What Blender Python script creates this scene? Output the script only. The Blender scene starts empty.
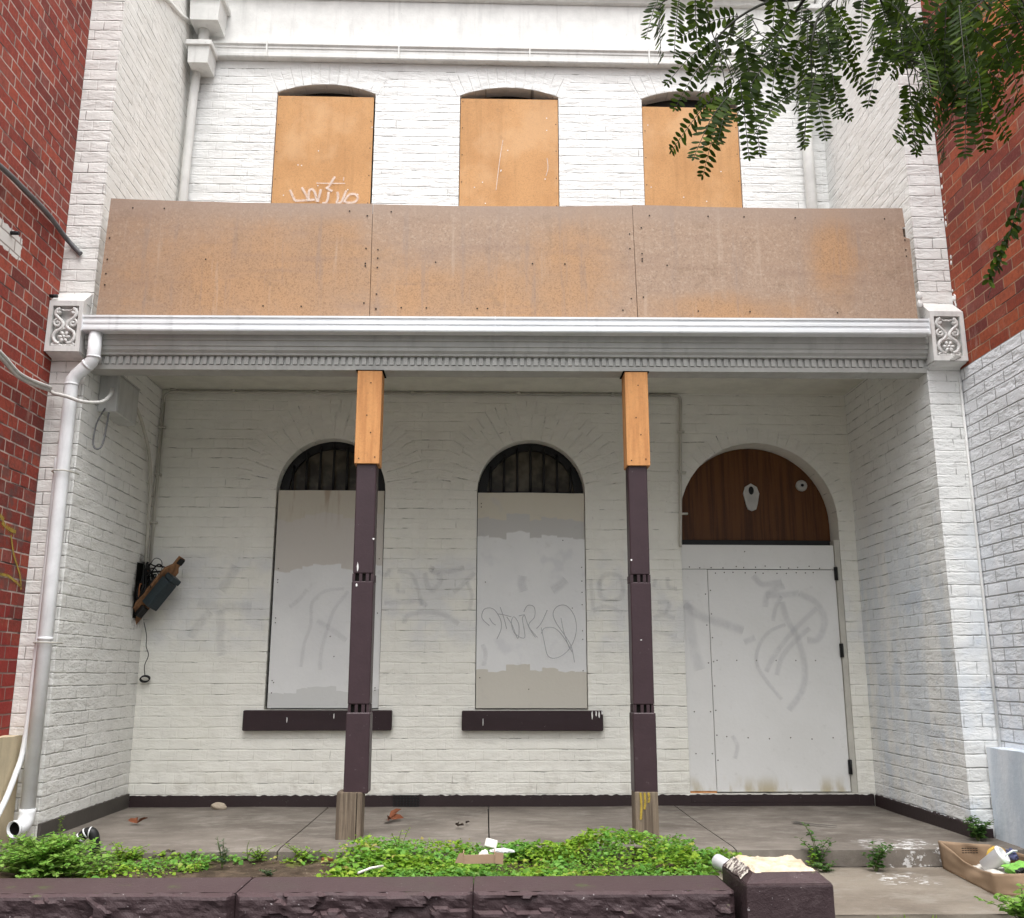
import bpy, bmesh, math, random
from mathutils import Vector, Matrix, noise as mnoise
rnd = random.Random(7)
SC = bpy.context.scene
COL = SC.collection
PI = math.pi

# ------------------------------------------------------------------ camera
F, PCX, PCY = 946.78, 512.0, 459.0
PITCH, YAW, ROLL = .2221, .0276, .0016
CAM = Vector((-.169, -7.7302, .9195))
_f = Vector((math.sin(YAW)*math.cos(PITCH), math.cos(YAW)*math.cos(PITCH), math.sin(PITCH)))
_r = Vector((math.cos(YAW), -math.sin(YAW), 0))
_u = _r.cross(_f)
_R = _r*math.cos(ROLL) + _u*math.sin(ROLL)
_U = -_r*math.sin(ROLL) + _u*math.cos(ROLL)
cd = bpy.data.cameras.new('camera'); cam = bpy.data.objects.new('camera', cd); COL.objects.link(cam)
cd.sensor_width = 36; cd.lens = F/1024*36; cd.clip_end = 2000; cd.clip_start = .05
M = Matrix((( _R.x, _U.x, -_f.x, CAM.x), (_R.y, _U.y, -_f.y, CAM.y), (_R.z, _U.z, -_f.z, CAM.z), (0, 0, 0, 1)))
cam.matrix_world = M
SC.camera = cam

def ray(px, py): return _f*F + _R*(px-PCX) - _U*(py-PCY)
def atY(px, py, Y):                       # measuring aid: where the photo's pixel meets a wall plane
    d = ray(px, py); return CAM + d*((Y-CAM.y)/d.y)
def atZ(px, py, Z):
    d = ray(px, py); return CAM + d*((Z-CAM.z)/d.z)
def atX(px, py, X):
    d = ray(px, py); return CAM + d*((X-CAM.x)/d.x)

# ------------------------------------------------------------------ node helper
class G:
    def __init__(s, name):
        s.mat = bpy.data.materials.new(name); s.mat.use_nodes = True
        s.nt = s.mat.node_tree; s.b = s.nt.nodes['Principled BSDF']
        s.out = s.nt.nodes['Material Output']
    def n(s, t, **k):
        x = s.nt.nodes.new(t)
        for a, b in k.items(): setattr(x, a, b)
        return x
    def link(s, a, b): s.nt.links.new(a, b)
    def put(s, sock, v):
        if hasattr(v, 'is_linked') or isinstance(v, bpy.types.NodeSocket): s.link(v, sock)
        else:
            if isinstance(v, tuple) and len(v) == 3 and sock.type == 'RGBA': v = v+(1,)
            sock.default_value = v
    def m(s, op, a, b=None, c=None):
        x = s.n('ShaderNodeMath', operation=op)
        for i, v in enumerate((a, b, c)):
            if v is not None: s.put(x.inputs[i], v)
        return x.outputs[0]
    def geo(s): 
        if not hasattr(s, '_g'): s._g = s.n('ShaderNodeNewGeometry')
        return s._g
    def pos(s): return s.geo().outputs['Position']
    def tc(s, o='Object'):
        if not hasattr(s, '_t'): s._t = s.n('ShaderNodeTexCoord')
        return s._t.outputs[o]
    def sep(s, v):
        x = s.n('ShaderNodeSeparateXYZ'); s.put(x.inputs[0], v); return x.outputs
    def comb(s, a, b, c=0.0):
        x = s.n('ShaderNodeCombineXYZ')
        for i, v in enumerate((a, b, c)): s.put(x.inputs[i], v)
        return x.outputs[0]
    def vscale(s, v, sc):
        x = s.n('ShaderNodeVectorMath', operation='MULTIPLY'); s.put(x.inputs[0], v); x.inputs[1].default_value = sc
        return x.outputs[0]
    def noise(s, v, scale, detail=3, rough=.55, col=False):
        x = s.n('ShaderNodeTexNoise'); s.put(x.inputs['Vector'], v)
        x.inputs['Scale'].default_value = scale; x.inputs['Detail'].default_value = detail; x.inputs['Roughness'].default_value = rough
        return x.outputs['Color' if col else 0]
    def vor(s, v, scale, feature='F1', out=0):
        x = s.n('ShaderNodeTexVoronoi', feature=feature); s.put(x.inputs['Vector'], v); x.inputs['Scale'].default_value = scale
        return x.outputs[out]
    def sm(s, v, a, b, c=0.0, d=1.0):     # smoothstep
        x = s.n('ShaderNodeMapRange', interpolation_type='SMOOTHSTEP')
        for i, q in enumerate((v, a, b, c, d)): s.put(x.inputs[i], q)
        return x.outputs[0]
    def mix(s, f, a, b, blend='MIX'):
        x = s.n('ShaderNodeMix', data_type='RGBA', blend_type=blend)
        s.put(x.inputs[0], f); s.put(x.inputs[6], a); s.put(x.inputs[7], b); return x.outputs[2]
    def ramp(s, f, stops, interp='LINEAR'):
        x = s.n('ShaderNodeValToRGB'); s.put(x.inputs[0], f); e = x.color_ramp; e.interpolation = interp
        while len(e.elements) < len(stops): e.elements.new(.5)
        for i, (p, c) in enumerate(stops): e.elements[i].position = p; e.elements[i].color = c+(1,)
        return x.outputs[0]
    def bump(s, h, dist=1.0, strength=1.0):
        x = s.n('ShaderNodeBump'); x.inputs['Strength'].default_value = strength; x.inputs['Distance'].default_value = dist
        s.put(x.inputs['Height'], h); s.link(x.outputs[0], s.b.inputs['Normal']); return x
    def base(s, c, rough=.7, spec=.3, metal=0.0):
        s.put(s.b.inputs['Base Color'], c); s.put(s.b.inputs['Roughness'], rough)
        s.b.inputs['Specular IOR Level'].default_value = spec; s.b.inputs['Metallic'].default_value = metal
        return s.mat
    def wall_uv(s):                       # metres along the wall and up it, whichever way the wall faces
        nx = s.sep(s.geo().outputs['True Normal'])[0]; p = s.sep(s.pos())
        f = s.m('GREATER_THAN', s.m('ABSOLUTE', nx), .7)
        u = s.m('ADD', s.m('MULTIPLY', p[1], f), s.m('MULTIPLY', p[0], s.m('SUBTRACT', 1.0, f)))
        return u, p[2]
    def bricks(s, u, v, h, L, english=1.0, wob=.006):
        pv = s.comb(u, v, 0.0)
        n1 = s.sep(s.noise(pv, 3.1, 2, col=True)); n2 = s.sep(s.noise(pv, 14, 3, col=True))
        u = s.m('ADD', u, s.m('ADD', s.m('MULTIPLY', s.m('SUBTRACT', n1[0], .5), wob*2.5), s.m('MULTIPLY', s.m('SUBTRACT', n2[0], .5), wob*2.6)))
        v = s.m('ADD', v, s.m('ADD', s.m('MULTIPLY', s.m('SUBTRACT', n1[1], .5), wob*2.5), s.m('MULTIPLY', s.m('SUBTRACT', n2[1], .5), wob*1.9)))
        r = s.m('DIVIDE', v, h); row = s.m('FLOOR', r); fv = s.m('SUBTRACT', r, row)
        odd = s.m('FLOORED_MODULO', row, 2.0)
        wid = s.m('MULTIPLY', L, s.m('SUBTRACT', 1.0, s.m('MULTIPLY', odd, .5*english)))
        off = s.m('MULTIPLY', odd, L*(.25 if english > .5 else .5))
        c = s.m('DIVIDE', s.m('ADD', u, off), wid); col = s.m('FLOOR', c); fu = s.m('SUBTRACT', c, col)
        du = s.m('MULTIPLY', s.m('MINIMUM', fu, s.m('SUBTRACT', 1.0, fu)), wid)
        dv = s.m('MULTIPLY', s.m('MINIMUM', fv, s.m('SUBTRACT', 1.0, fv)), h)
        w = s.n('ShaderNodeTexWhiteNoise', noise_dimensions='2D'); s.put(w.inputs[0], s.comb(col, row, 0.0))
        return s.m('MINIMUM', du, dv), du, dv, w.outputs[0], w.outputs[1]

def simple(name, c, rough=.7, spec=.3, metal=0.0, var=.12, scale=9.0, bump=.0006, bscale=60):
    g = G(name); p = g.pos()
    n = g.noise(p, scale, 5, .6)
    col = g.mix(g.sm(n, .3, .7), tuple(x*(1-var) for x in c), tuple(min(1, x*(1+var)) for x in c))
    g.base(col, rough, spec, metal)
    if bump: g.bump(g.m('MULTIPLY', g.noise(p, bscale, 3), bump))
    return g.mat

def painted_brick(name, white=(.79, .785, .755), uv=False, crack=.5, blue=0.0, ghost=0.0, joint=.0045, h=.083, L=.238, english=1.0, pink=0.0, soot=0.0, dirtlow=.0, perp=.45, cw=.0046, wob=.0045, dark=.85):
    g = G(name)
    if uv:
        q = g.sep(g.tc('UV')); u, v = q[1], q[0]
    else: u, v = g.wall_uv()
    P = g.pos()
    d, du, dv, idv, idc = g.bricks(u, v, h, L, english, wob)
    big = g.noise(P, 1.1, 4, .6); mid = g.noise(P, 5.5, 4, .6)
    st = g.comb(g.m('MULTIPLY', u, 5.5), g.m('MULTIPLY', v, 19.0), 0.0)
    cn = g.noise(st, 1.0, 4, .68)
    th = .66-.40*crack
    cr = g.m('MULTIPLY', g.sm(dv, cw*.25, cw, 1.0, 0.0), g.sm(cn, th, th+.12))
    cn2 = g.noise(P, 6.3, 3, .6)
    cr2 = g.m('MULTIPLY', g.sm(du, cw*.2, cw*.85, 1.0, 0.0), g.sm(cn2, th+.06, th+.16))
    cr = g.m('MINIMUM', 1.0, g.m('ADD', cr, g.m('MULTIPLY', cr2, perp*1.4)))
    col = g.mix(g.sm(mid, .35, .75), white, tuple(x*.93 for x in white))
    col = g.mix(g.m('MULTIPLY', g.sm(idv, .4, 1.0), .16), col, (white[0]*.86, white[1]*.86, white[2]*.86))
    col = g.mix(g.m('MULTIPLY', g.sm(big, .5, .75), .3), col, (white[0]*.86, white[1]*.85, white[2]*.8))
    if pink: col = g.mix(pink, col, (.66, .6, .58))
    z = g.sep(P)[2]
    if ghost:
        band = g.m('MULTIPLY', g.sm(z, 1.0, 1.25), g.sm(z, 1.75, 1.95, 1.0, 0.0))
        col = g.mix(g.m('MULTIPLY', g.m('MULTIPLY', band, g.sm(g.noise(P, 2.6, 3), .38, .6)), ghost), col, (.64, .645, .66))
    if blue:
        bm_ = g.m('MULTIPLY', g.sm(z, 1.6, 2.4, 1.0, 0.0), g.sm(g.noise(g.vscale(P, (1, 3, .7)), 1.6, 4, .6), .40, .6))
        col = g.mix(g.m('MULTIPLY', bm_, blue), col, (.56, .63, .72))
        col = g.mix(g.m('MULTIPLY', g.m('MULTIPLY', g.sm(g.noise(P, 3.3, 5, .7), .55, .68), g.sm(z, 1.4, 2.0, 1.0, 0.0)), blue*.8), col, (.50, .58, .70))
    # grime clinging low down and in specks
    sp = g.sm(g.noise(P, 46, 2, .6), .69, .76)
    col = g.mix(g.m('MULTIPLY', sp, .4), col, (.36, .33, .27))
    if dirtlow:
        dm = g.m('MULTIPLY', g.sm(z, 0.0, .35, 1.0, 0.0), g.sm(g.noise(P, 9, 4, .65), .45, .7))
        col = g.mix(g.m('MULTIPLY', dm, dirtlow), col, (.42, .38, .31))
    col = g.mix(g.m('MULTIPLY', cr, dark), col, (.13, .12, .11))
    if soot:                             # scorch round the torn-out switchboard
        q = g.sep(P)
        a = g.m('DIVIDE', g.m('ADD', q[1], .13), .17); b = g.m('DIVIDE', g.m('SUBTRACT', z, 1.54), .30)
        r = g.m('SQRT', g.m('ADD', g.m('MULTIPLY', a, a), g.m('MULTIPLY', b, b)))
        r = g.m('ADD', r, g.m('MULTIPLY', g.m('SUBTRACT', g.noise(P, 11, 4, .7), .5), 1.1))
        col = g.mix(g.sm(r, .55, 1.1, soot, 0.0), col, (.03, .026, .022))
    g.base(col, .62, .3)
    jm = g.sm(g.noise(g.vscale(P, (1, 1, 2.2)), 3.4, 4, .65), .34, .62, .12, 1.15)
    hgt = g.m('MULTIPLY', g.m('MULTIPLY', g.sm(dv, .0005, .0085), joint), jm)
    hgt = g.m('ADD', hgt, g.m('MULTIPLY', g.m('MULTIPLY', g.sm(du, .0005, .008), joint*perp), jm))
    hgt = g.m('ADD', hgt, g.m('MULTIPLY', idv, .0016))
    hgt = g.m('ADD', hgt, g.m('MULTIPLY', g.noise(P, 30, 3, .6), .0010))
    hgt = g.m('ADD', hgt, g.m('MULTIPLY', g.noise(P, 105, 3, .65), .0015))
    hgt = g.m('SUBTRACT', hgt, g.m('MULTIPLY', cr, .003))
    g.bump(hgt)
    return g.mat

def red_brick(name, pal, mortar, h=.083, L=.238, english=1.0, mj=.005, rough_mortar=.5, painted_low=False, patch=False, orange_band=False):
    g = G(name); u, v = g.wall_uv(); P = g.pos()
    d, du, dv, idv, idc = g.bricks(u, v, h, L, english, .004)
    mask = g.sm(d, mj*.75, mj*1.35)
    n = g.noise(P, 30, 5, .65)
    col = g.ramp(idv, pal)
    col = g.mix(g.sm(n, .35, .75), col, g.mix(.5, col, (.10, .028, .022)))
    col = g.mix(g.m('MULTIPLY', g.sm(g.noise(P, 70, 2), .62, .72), .35), col, (.4, .2, .15))
    col = g.mix(g.m('MULTIPLY', g.sm(g.noise(P, 2.2, 5, .7), .56, .72), .35), col, (.30, .19, .16))
    mc = g.mix(g.sm(g.noise(P, 8, 4), .4, .7), mortar, tuple(x*.55 for x in mortar))
    mc = g.mix(g.m('MULTIPLY', g.sm(g.noise(g.comb(g.m('MULTIPLY', u, 2.5), g.m('MULTIPLY', v, 11.0)), 1.0, 3), .52, .62), g.m('LESS_THAN', dv, mj)), mc, (.07, .035, .03))
    z = g.sep(P)[2]
    col = g.mix(g.m('MULTIPLY', g.sm(g.noise(P, .9, 5, .65), .50, .68), .5), col, g.mix(.55, col, (.06, .028, .026)))
    col = g.mix(g.m('MULTIPLY', g.sm(g.noise(g.vscale(P, (1, 1, .3)), 4.5, 5, .75), .60, .70), .45), col, (.42, .27, .22))
    col = g.mix(mask, mc, col)
    col = g.mix(g.m('MULTIPLY', g.sm(g.noise(P, 12, 4, .7), .62, .70), .35), col, (.09, .045, .04))
    if painted_low:
        f = g.m('MULTIPLY', g.sm(g.m('ADD', z, g.m('MULTIPLY', g.sm(g.noise(P, 5, 3), .4, .6), .25)), 1.3, 1.36, 1.0, 0.0), .65)
        col = g.mix(f, col, g.mix(mask, (.20, .09, .075), (.30, .030, .028)))
        yq = g.m('MULTIPLY', g.sm(g.noise(P, 4.2, 3, .6), .60, .66), g.m('MULTIPLY', g.sm(z, 1.35, 1.5), g.sm(z, 1.9, 2.1, 1.0, 0.0)))
        col = g.mix(g.m('MULTIPLY', g.sm(g.noise(P, 7, 2), .5, .62), g.m('MULTIPLY', g.sm(z, 1.2, 1.5), g.sm(z, 2.2, 2.6, .55, 0.0))), col, (.10, .075, .07))
    if patch:
        q = g.sep(P)
        w1 = g.m('MULTIPLY', g.m('SUBTRACT', g.noise(P, 24, 3, .7), .5), .05)
        yy = g.m('ADD', q[1], w1); zz = g.m('ADD', z, w1)
        f = g.m('MULTIPLY', g.sm(yy, -2.062, -2.055, 1.0, 0.0), g.m('MULTIPLY', g.sm(zz, 3.455, 3.462), g.sm(zz, 3.612, 3.62, 1.0, 0.0)))
        col = g.mix(f, col, g.mix(mask, (.38, .33, .3), (.74, .72, .69)))
    if orange_band:
        f = g.m('MULTIPLY', g.sm(z, 4.9, 4.91), g.m('GREATER_THAN', idv, .35))
        q = g.sep(P)
        f = g.m('MULTIPLY', f, g.sm(q[1], -2.02, -2.0, 1.0, 0.0))
        col = g.mix(g.m('MULTIPLY', f, mask), col, (.47, .16, .06))
    g.base(col, .78, .25)
    hgt = g.m('MULTIPLY', mask, .004)
    hgt = g.m('ADD', hgt, g.m('MULTIPLY', g.noise(P, 50, 4, .65), .0028))
    hgt = g.m('ADD', hgt, g.m('MULTIPLY', idv, .0015))
    g.bump(hgt)
    return g.mat

# ------------------------------------------------------------------ materials
MT = {}
MT['wall_up'] = painted_brick('upper_painted_brick', (.80, .80, .785), crack=.40, joint=.0036)
MT['wall_low'] = painted_brick('lower_painted_brick', (.82, .805, .735), crack=.31, dark=.6, ghost=.6, joint=.003, dirtlow=.35)
MT['wing_l'] = painted_brick('left_wing_painted_brick', (.84, .835, .80), crack=.55, perp=.6, joint=.0032, dark=.6, soot=.97, dirtlow=.3)
MT['wing_r'] = painted_brick('right_wing_painted_brick', (.82, .82, .80), crack=.5, blue=.45, joint=.0035, perp=.6, dark=.65)
MT['pier_l'] = painted_brick('left_pier_painted_brick', (.76, .71, .69), crack=.8, joint=.007, perp=.8, cw=.006)
MT['pier_r'] = painted_brick('right_pier_painted_brick', (.81, .80, .785), crack=.78, joint=.007, blue=.4, perp=.9, cw=.006)
MT['voussoir'] = painted_brick('painted_voussoirs', (.81, .795, .73), uv=True, crack=.3, h=.078, L=.235, english=0.0, joint=.004)
MT['voussoir_up'] = painted_brick('painted_flat_voussoirs', (.80, .80, .785), uv=True, crack=.2, h=.078, L=.30, english=0.0, joint=.004)
palL = [(0, (.17, .036, .030)), (.25, (.27, .046, .033)), (.6, (.33, .058, .038)), (.85, (.38, .078, .046)), (1, (.24, .072, .062))]
palR = [(0, (.17, .038, .033)), (.3, (.25, .048, .026)), (.6, (.33, .070, .033)), (.85, (.40, .095, .04)), (1, (.19, .055, .05))]
MT['red_l'] = red_brick('left_red_brick', palL, (.50, .38, .33), painted_low=True, patch=True)
MT['red_r'] = red_brick('right_red_brick', palR, (.42, .26, .17), english=0.0, mj=.0038, orange_band=True)
MT['white_nb'] = painted_brick('neighbour_white_brick', (.80, .81, .835), crack=.95, joint=.0045, blue=.3, english=0.0, perp=.8, cw=.0065, wob=.003, dark=.6)

def wood_board(name, a, b, speck=.0, warp=(1, 1, 1), grey=None, rough=.75, sc=2.0, gs=160):
    g = G(name); P = g.pos()
    n = g.noise(g.vscale(P, warp), sc, 5, .6)
    col = g.mix(g.sm(n, .38, .66), a, b)
    if grey: 
        n2 = g.noise(g.vscale(P, (1, 1, .55)), 1.35, 5, .62)
        col = g.mix(g.sm(n2, .37, .58), col, grey)
    f = g.noise(P, gs, 6, .9)
    cell = g.sep(g.vor(P, gs*.9, out=1))[0]
    col = g.mix(g.m('MULTIPLY', g.sm(f, .46, .66), speck), col, (.07, .045, .03))
    if grey: col = g.mix(g.m('MULTIPLY', g.sm(cell, .74, .95), speck*.42), col, (.66, .56, .46))
    col = g.mix(g.m('MULTIPLY', g.sm(cell, .02, .2, 1.0, 0.0), speck*.5), col, (.16, .10, .07))
    g.base(col, rough, .25)
    g.bump(g.m('MULTIPLY', f, .0016))
    return g
g = wood_board('weathered_chipboard', (.48, .285, .155), (.44, .275, .165), .55, grey=None, gs=105)
P = g.pos(); z = g.sep(P)[2]
c0 = g.b.inputs['Base Color'].links[0].from_socket
q = g.sep(P); wob = g.m('MULTIPLY', g.m('SUBTRACT', g.noise(P, 2.6, 6, .68), .5), 1.7); keep = None
for bx_, bz_, rx_, rz_ in ((-1.75, 3.56, .95, .40), (-1.25, 3.75, .28, .32), (-.35, 3.45, .75, .26), (.42, 3.62, .30, .42), (2.28, 3.86, .15, .34), (1.5, 3.38, .5, .12)):
    ux = g.m('DIVIDE', g.m('SUBTRACT', q[0], bx_), rx_); uz = g.m('DIVIDE', g.m('SUBTRACT', z, bz_), rz_)
    dd = g.m('ADD', g.m('SQRT', g.m('ADD', g.m('MULTIPLY', ux, ux), g.m('MULTIPLY', uz, uz))), wob)
    mk = g.sm(dd, .35, 1.65, 1.0, 0.0); keep = mk if keep is None else g.m('MAXIMUM', keep, mk)
cellc = g.sep(g.vor(P, 75, out=1))[0]
gr = g.mix(g.m('MULTIPLY', g.sm(cellc, .7, .95), .3), (.405, .295, .222), (.62, .51, .41)); gr = g.mix(g.m('MULTIPLY', g.sm(g.noise(P, 80, 6, .9), .46, .64), .6), gr, (.13, .09, .07))
c0 = g.mix(g.m('MULTIPLY', g.m('SUBTRACT', 1.0, keep), .84), c0, gr)
str_ = g.noise(g.vscale(P, (1, 1, 7)), 1.7, 4, .65); run = g.noise(g.vscale(P, (1, 1, .07)), 9, 4, .7)
c1 = g.mix(g.m('MULTIPLY', g.sm(str_, .5, .72), .35), c0, (.30, .20, .15))
c1 = g.mix(g.m('MULTIPLY', g.sm(run, .54, .70), .38), c1, (.27, .215, .19))
c1 = g.mix(g.m('MULTIPLY', g.sm(run, .30, .42, 1.0, 0.0), .35), c1, (.54, .43, .34))
c1 = g.mix(g.m('MULTIPLY', g.sm(g.noise(P, 5, 5, .7), .56, .7), .4), c1, (.24, .165, .11))
c1 = g.mix(g.m('MULTIPLY', g.sm(z, 3.98, 4.15), .6), c1, (.37, .28, .225))
g.put(g.b.inputs['Base Color'], c1)
MT['chip'] = g.mat
g = wood_board('orange_chipboard', (.60, .33, .145), (.52, .275, .115), .3, (1, 1, .6), sc=2.2, gs=110); P = g.pos()
c0 = g.b.inputs['Base Color'].links[0].from_socket
c1 = g.mix(g.m('MULTIPLY', g.sm(g.noise(g.vscale(P, (9, 9, .4)), 2.0, 4, .7), .5, .68), .28), c0, (.36, .19, .08))
c1 = g.mix(g.m('MULTIPLY', g.sm(g.noise(P, 1.5, 4, .6), .48, .66), .4), c1, (.68, .44, .25))
c1 = g.mix(g.m('MULTIPLY', g.sm(g.noise(P, 7, 5, .75), .60, .72), .35), c1, (.30, .17, .09))
g.put(g.b.inputs['Base Color'], c1); MT['ply'] = g.mat
MT['timber'] = wood_board('raw_pine_sleeve', (.62, .30, .115), (.50, .225, .085), .15, (9, 9, .7), sc=3.0, gs=60).mat
MT['brown_panel'] = wood_board('stained_lining_boards', (.13, .048, .012), (.070, .024, .007), .12, (14, 1, .5), rough=.45, sc=2.5, gs=90).mat
MT['grey_wood'] = wood_board('weathered_grey_wood', (.21, .165, .12), (.10, .075, .055), .2, (16, 16, .7), sc=3.0, gs=70).mat

def paint(name, c, dark=(.1, .09, .08), rough=.55, chips=.25, drips=False, sc=6):
    g = G(name); P = g.pos()
    n = g.noise(P, sc, 5, .65)
    col = g.mix(g.sm(n, .3, .75), c, tuple(x*.84 for x in c))
    ch = g.sm(g.noise(P, 34, 4, .7), .66, .71)
    col = g.mix(g.m('MULTIPLY', ch, chips), col, dark)
    if drips:
        s1 = g.noise(g.vscale(P, (5, 5, .5)), 3, 4, .6)
        col = g.mix(g.m('MULTIPLY', g.sm(s1, .52, .72), .35), col, tuple(x*.6 for x in c))
    g.base(col, rough, .35)
    g.bump(g.m('MULTIPLY', g.noise(P, 40, 4, .65), .0012))
    return g.mat
MT['trim'] = paint('white_trim_paint', (.76, .755, .73), drips=True)
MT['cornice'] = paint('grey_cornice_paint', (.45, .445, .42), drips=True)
MT['ceiling'] = paint('ceiling_paint', (.70, .685, .61), chips=.08)
MT['purple'] = paint('aubergine_paint', (.046, .026, .031), (.4, .38, .38), .42, .12)
MT['purple_sill'] = paint('aubergine_sill_paint', (.030, .016, .019), (.5, .48, .47), .4, .2)
MT['skirt'] = paint('black_skirting_paint', (.030, .018, .019), (.10, .095, .09), .5, .75, True, 3)
MT['skirt_l'] = paint('grey_skirting_render', (.085, .075, .066), (.03, .03, .03), .8, .6)
MT['pipe'] = paint('white_pipe_plastic', (.86, .87, .88), rough=.6, chips=.05, drips=True)
MT['conduit'] = paint('old_cream_conduit', (.55, .53, .47), rough=.5, chips=.3)
MT['black'] = simple('black_paint', (.012, .012, .012), .45)
MT['dark'] = simple('dark_interior', (.01, .009, .008), .9, .05)  # near-black: shade in rooms, gaps, notches and pipe mouth; burnt board too
MT['iron'] = simple('black_iron', (.01, .01, .011), .5, .4)
MT['metalbox'] = paint('meter_box_paint', (.56, .56, .54), rough=.45, chips=.3, drips=True)
MT['screw'] = simple('rusty_screw', (.035, .022, .016), .7, bump=0)
MT['whitespot'] = simple('white_paint_spot', (.75, .74, .72), .6, bump=0)
MT['cream'] = paint('cream_render', (.64, .54, .37), (.12, .1, .08), .85, .55, True)
MT['cap_break'] = None
g = G('galvanised_gutter'); P = g.pos()
n = g.noise(g.vscale(P, (.8, 4, 10)), 2.2, 4, .6)
col = g.mix(g.sm(n, .35, .7), (.84, .85, .86), (.70, .72, .74))
st = g.sm(g.noise(g.vscale(P, (3, 1, .2)), 2.6, 3), .6, .75)
g.base(g.mix(g.m('MULTIPLY', st, .35), col, (.48, .49, .50)), .6, .3)
MT['gutter'] = g.mat
g = G('broken_sandstone'); P = g.pos()
n = g.noise(P, 14, 6, .7)
g.base(g.mix(g.sm(n, .35, .65), (.70, .59, .45), (.52, .40, .28)), .9, .2); g.bump(g.m('MULTIPLY', n, .02))
MT['cap_break'] = g.mat
g = G('flaking_stone'); P = g.pos(); n = g.noise(P, 22, 5, .7)
g.base(g.mix(g.sm(n, .44, .54), (.62, .57, .50), (.10, .075, .07)), .85, .2); g.bump(g.m('MULTIPLY', n, .012)); MT['flake'] = g.mat
g = G('glass_dim_room'); P = g.pos(); g.base(g.mix(g.sm(g.noise(P, 5, 3), .35, .65), (.05, .042, .03), (.15, .13, .095)), .25, .15); MT['glass'] = g.mat  # opaque pane: dim room and brown reflections painted as blotches
g = G('painted_bluestone'); P = g.pos()
n = g.noise(P, 9, 6, .7)
col = g.mix(g.sm(n, .3, .7), (.034, .019, .021), (.050, .031, .033))
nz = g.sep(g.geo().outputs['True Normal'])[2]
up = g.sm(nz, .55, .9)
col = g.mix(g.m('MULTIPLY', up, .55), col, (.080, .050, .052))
col = g.mix(g.m('MULTIPLY', up, g.m('MULTIPLY', g.sm(g.noise(P, 5, 4, .7), .5, .68), .55)), col, (.06, .045, .04))
col = g.mix(g.sm(g.noise(P, 55, 3), .70, .74), col, (.35, .32, .32))
col = g.mix(g.m('MULTIPLY', g.sm(g.noise(P, 3.4, 5, .75), .60, .68), .22), col, (.12, .09, .09))
col = g.mix(g.m('MULTIPLY', g.sm(g.noise(P, 6.2, 5, .7), .63, .70), g.m('MULTIPLY', up, .8)), col, (.07, .085, .03))
g.base(col, .6, .3)
g.bump(g.m('ADD', g.m('MULTIPLY', g.noise(P, 40, 5, .7), .006), g.m('MULTIPLY', g.noise(P, 160, 2), .001)))
MT['bluestone'] = g.mat
def concrete(name, a, b, blot, wet=.3, splash=None):
    g = G(name); P = g.pos()
    n = g.noise(g.vscale(P, (.9, 1.2, 1)), 2.1, 6, .68)
    col = g.mix(g.sm(n, .35, .68), a, b)
    n3 = g.noise(g.vscale(P, (1, 1.5, 1)), 4.2, 6, .72)
    col = g.mix(g.m('MULTIPLY', g.sm(n3, .5, .7), .55), col, blot)
    f = g.noise(P, 120, 3, .7)
    col = g.mix(g.m('MULTIPLY', g.sm(f, .55, .75), .35), col, tuple(x*1.5 for x in a))
    col = g.mix(g.m('MULTIPLY', g.sm(g.noise(P, 85, 3, .6), .64, .72), .5), col, tuple(x*.4 for x in a))
    dk = g.noise(g.vscale(P, (1, 1.3, 1)), 1.1, 5, .7)
    col = g.mix(g.m('MULTIPLY', g.sm(dk, .52, .68), .45), col, tuple(x*.55 for x in b))
    if splash:                          # spilt white paint
        q = g.sep(P); x0, x1, y0, y1 = splash
        reg = g.m('MULTIPLY', g.m('MULTIPLY', g.sm(q[0], x0, x0+.15), g.sm(q[0], x1-.12, x1, 1.0, 0.0)), g.m('MULTIPLY', g.sm(q[1], y0, y0+.05), g.sm(q[1], y1-.2, y1, 1.0, 0.0)))
        sn = g.noise(g.vscale(P, (1, 1.6, 1)), 17, 5, .68)
        col = g.mix(g.m('MULTIPLY', reg, g.sm(sn, .54, .585)), col, (.62, .61, .60))
    g.base(col, g.sm(n3, .3, .7, .85, .55), .3)
    g.bump(g.m('ADD', g.m('MULTIPLY', f, .0016), g.m('MULTIPLY', n3, .004)))
    return g.mat
MT['slab'] = concrete('verandah_concrete', (.195, .170, .145), (.115, .097, .081), (.275, .25, .22), splash=(2.05, 2.62, -1.9, -1.45))
MT['path'] = concrete('path_concrete', (.24, .205, .165), (.17, .14, .11), (.30, .27, .23), splash=(1.95, 2.35, -2.35, -1.95))
MT['asphalt'] = concrete('footpath_asphalt', (.065, .064, .062), (.05, .05, .05), (.085, .083, .08))
g = G('garden_soil'); P = g.pos()
n = g.noise(P, 11, 6, .72)
col = g.mix(g.sm(n, .35, .65), (.045, .032, .022), (.11, .08, .055))
mo = g.sm(g.noise(P, 6, 4, .6), .56, .66)
col = g.mix(g.m('MULTIPLY', mo, .8), col, (.10, .12, .022))
col = g.mix(g.sm(g.noise(P, 90, 2), .68, .73), col, (.3, .26, .2))
g.base(col, .95, .15); g.bump(g.m('MULTIPLY', n, .035)); MT['soil'] = g.mat

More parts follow.
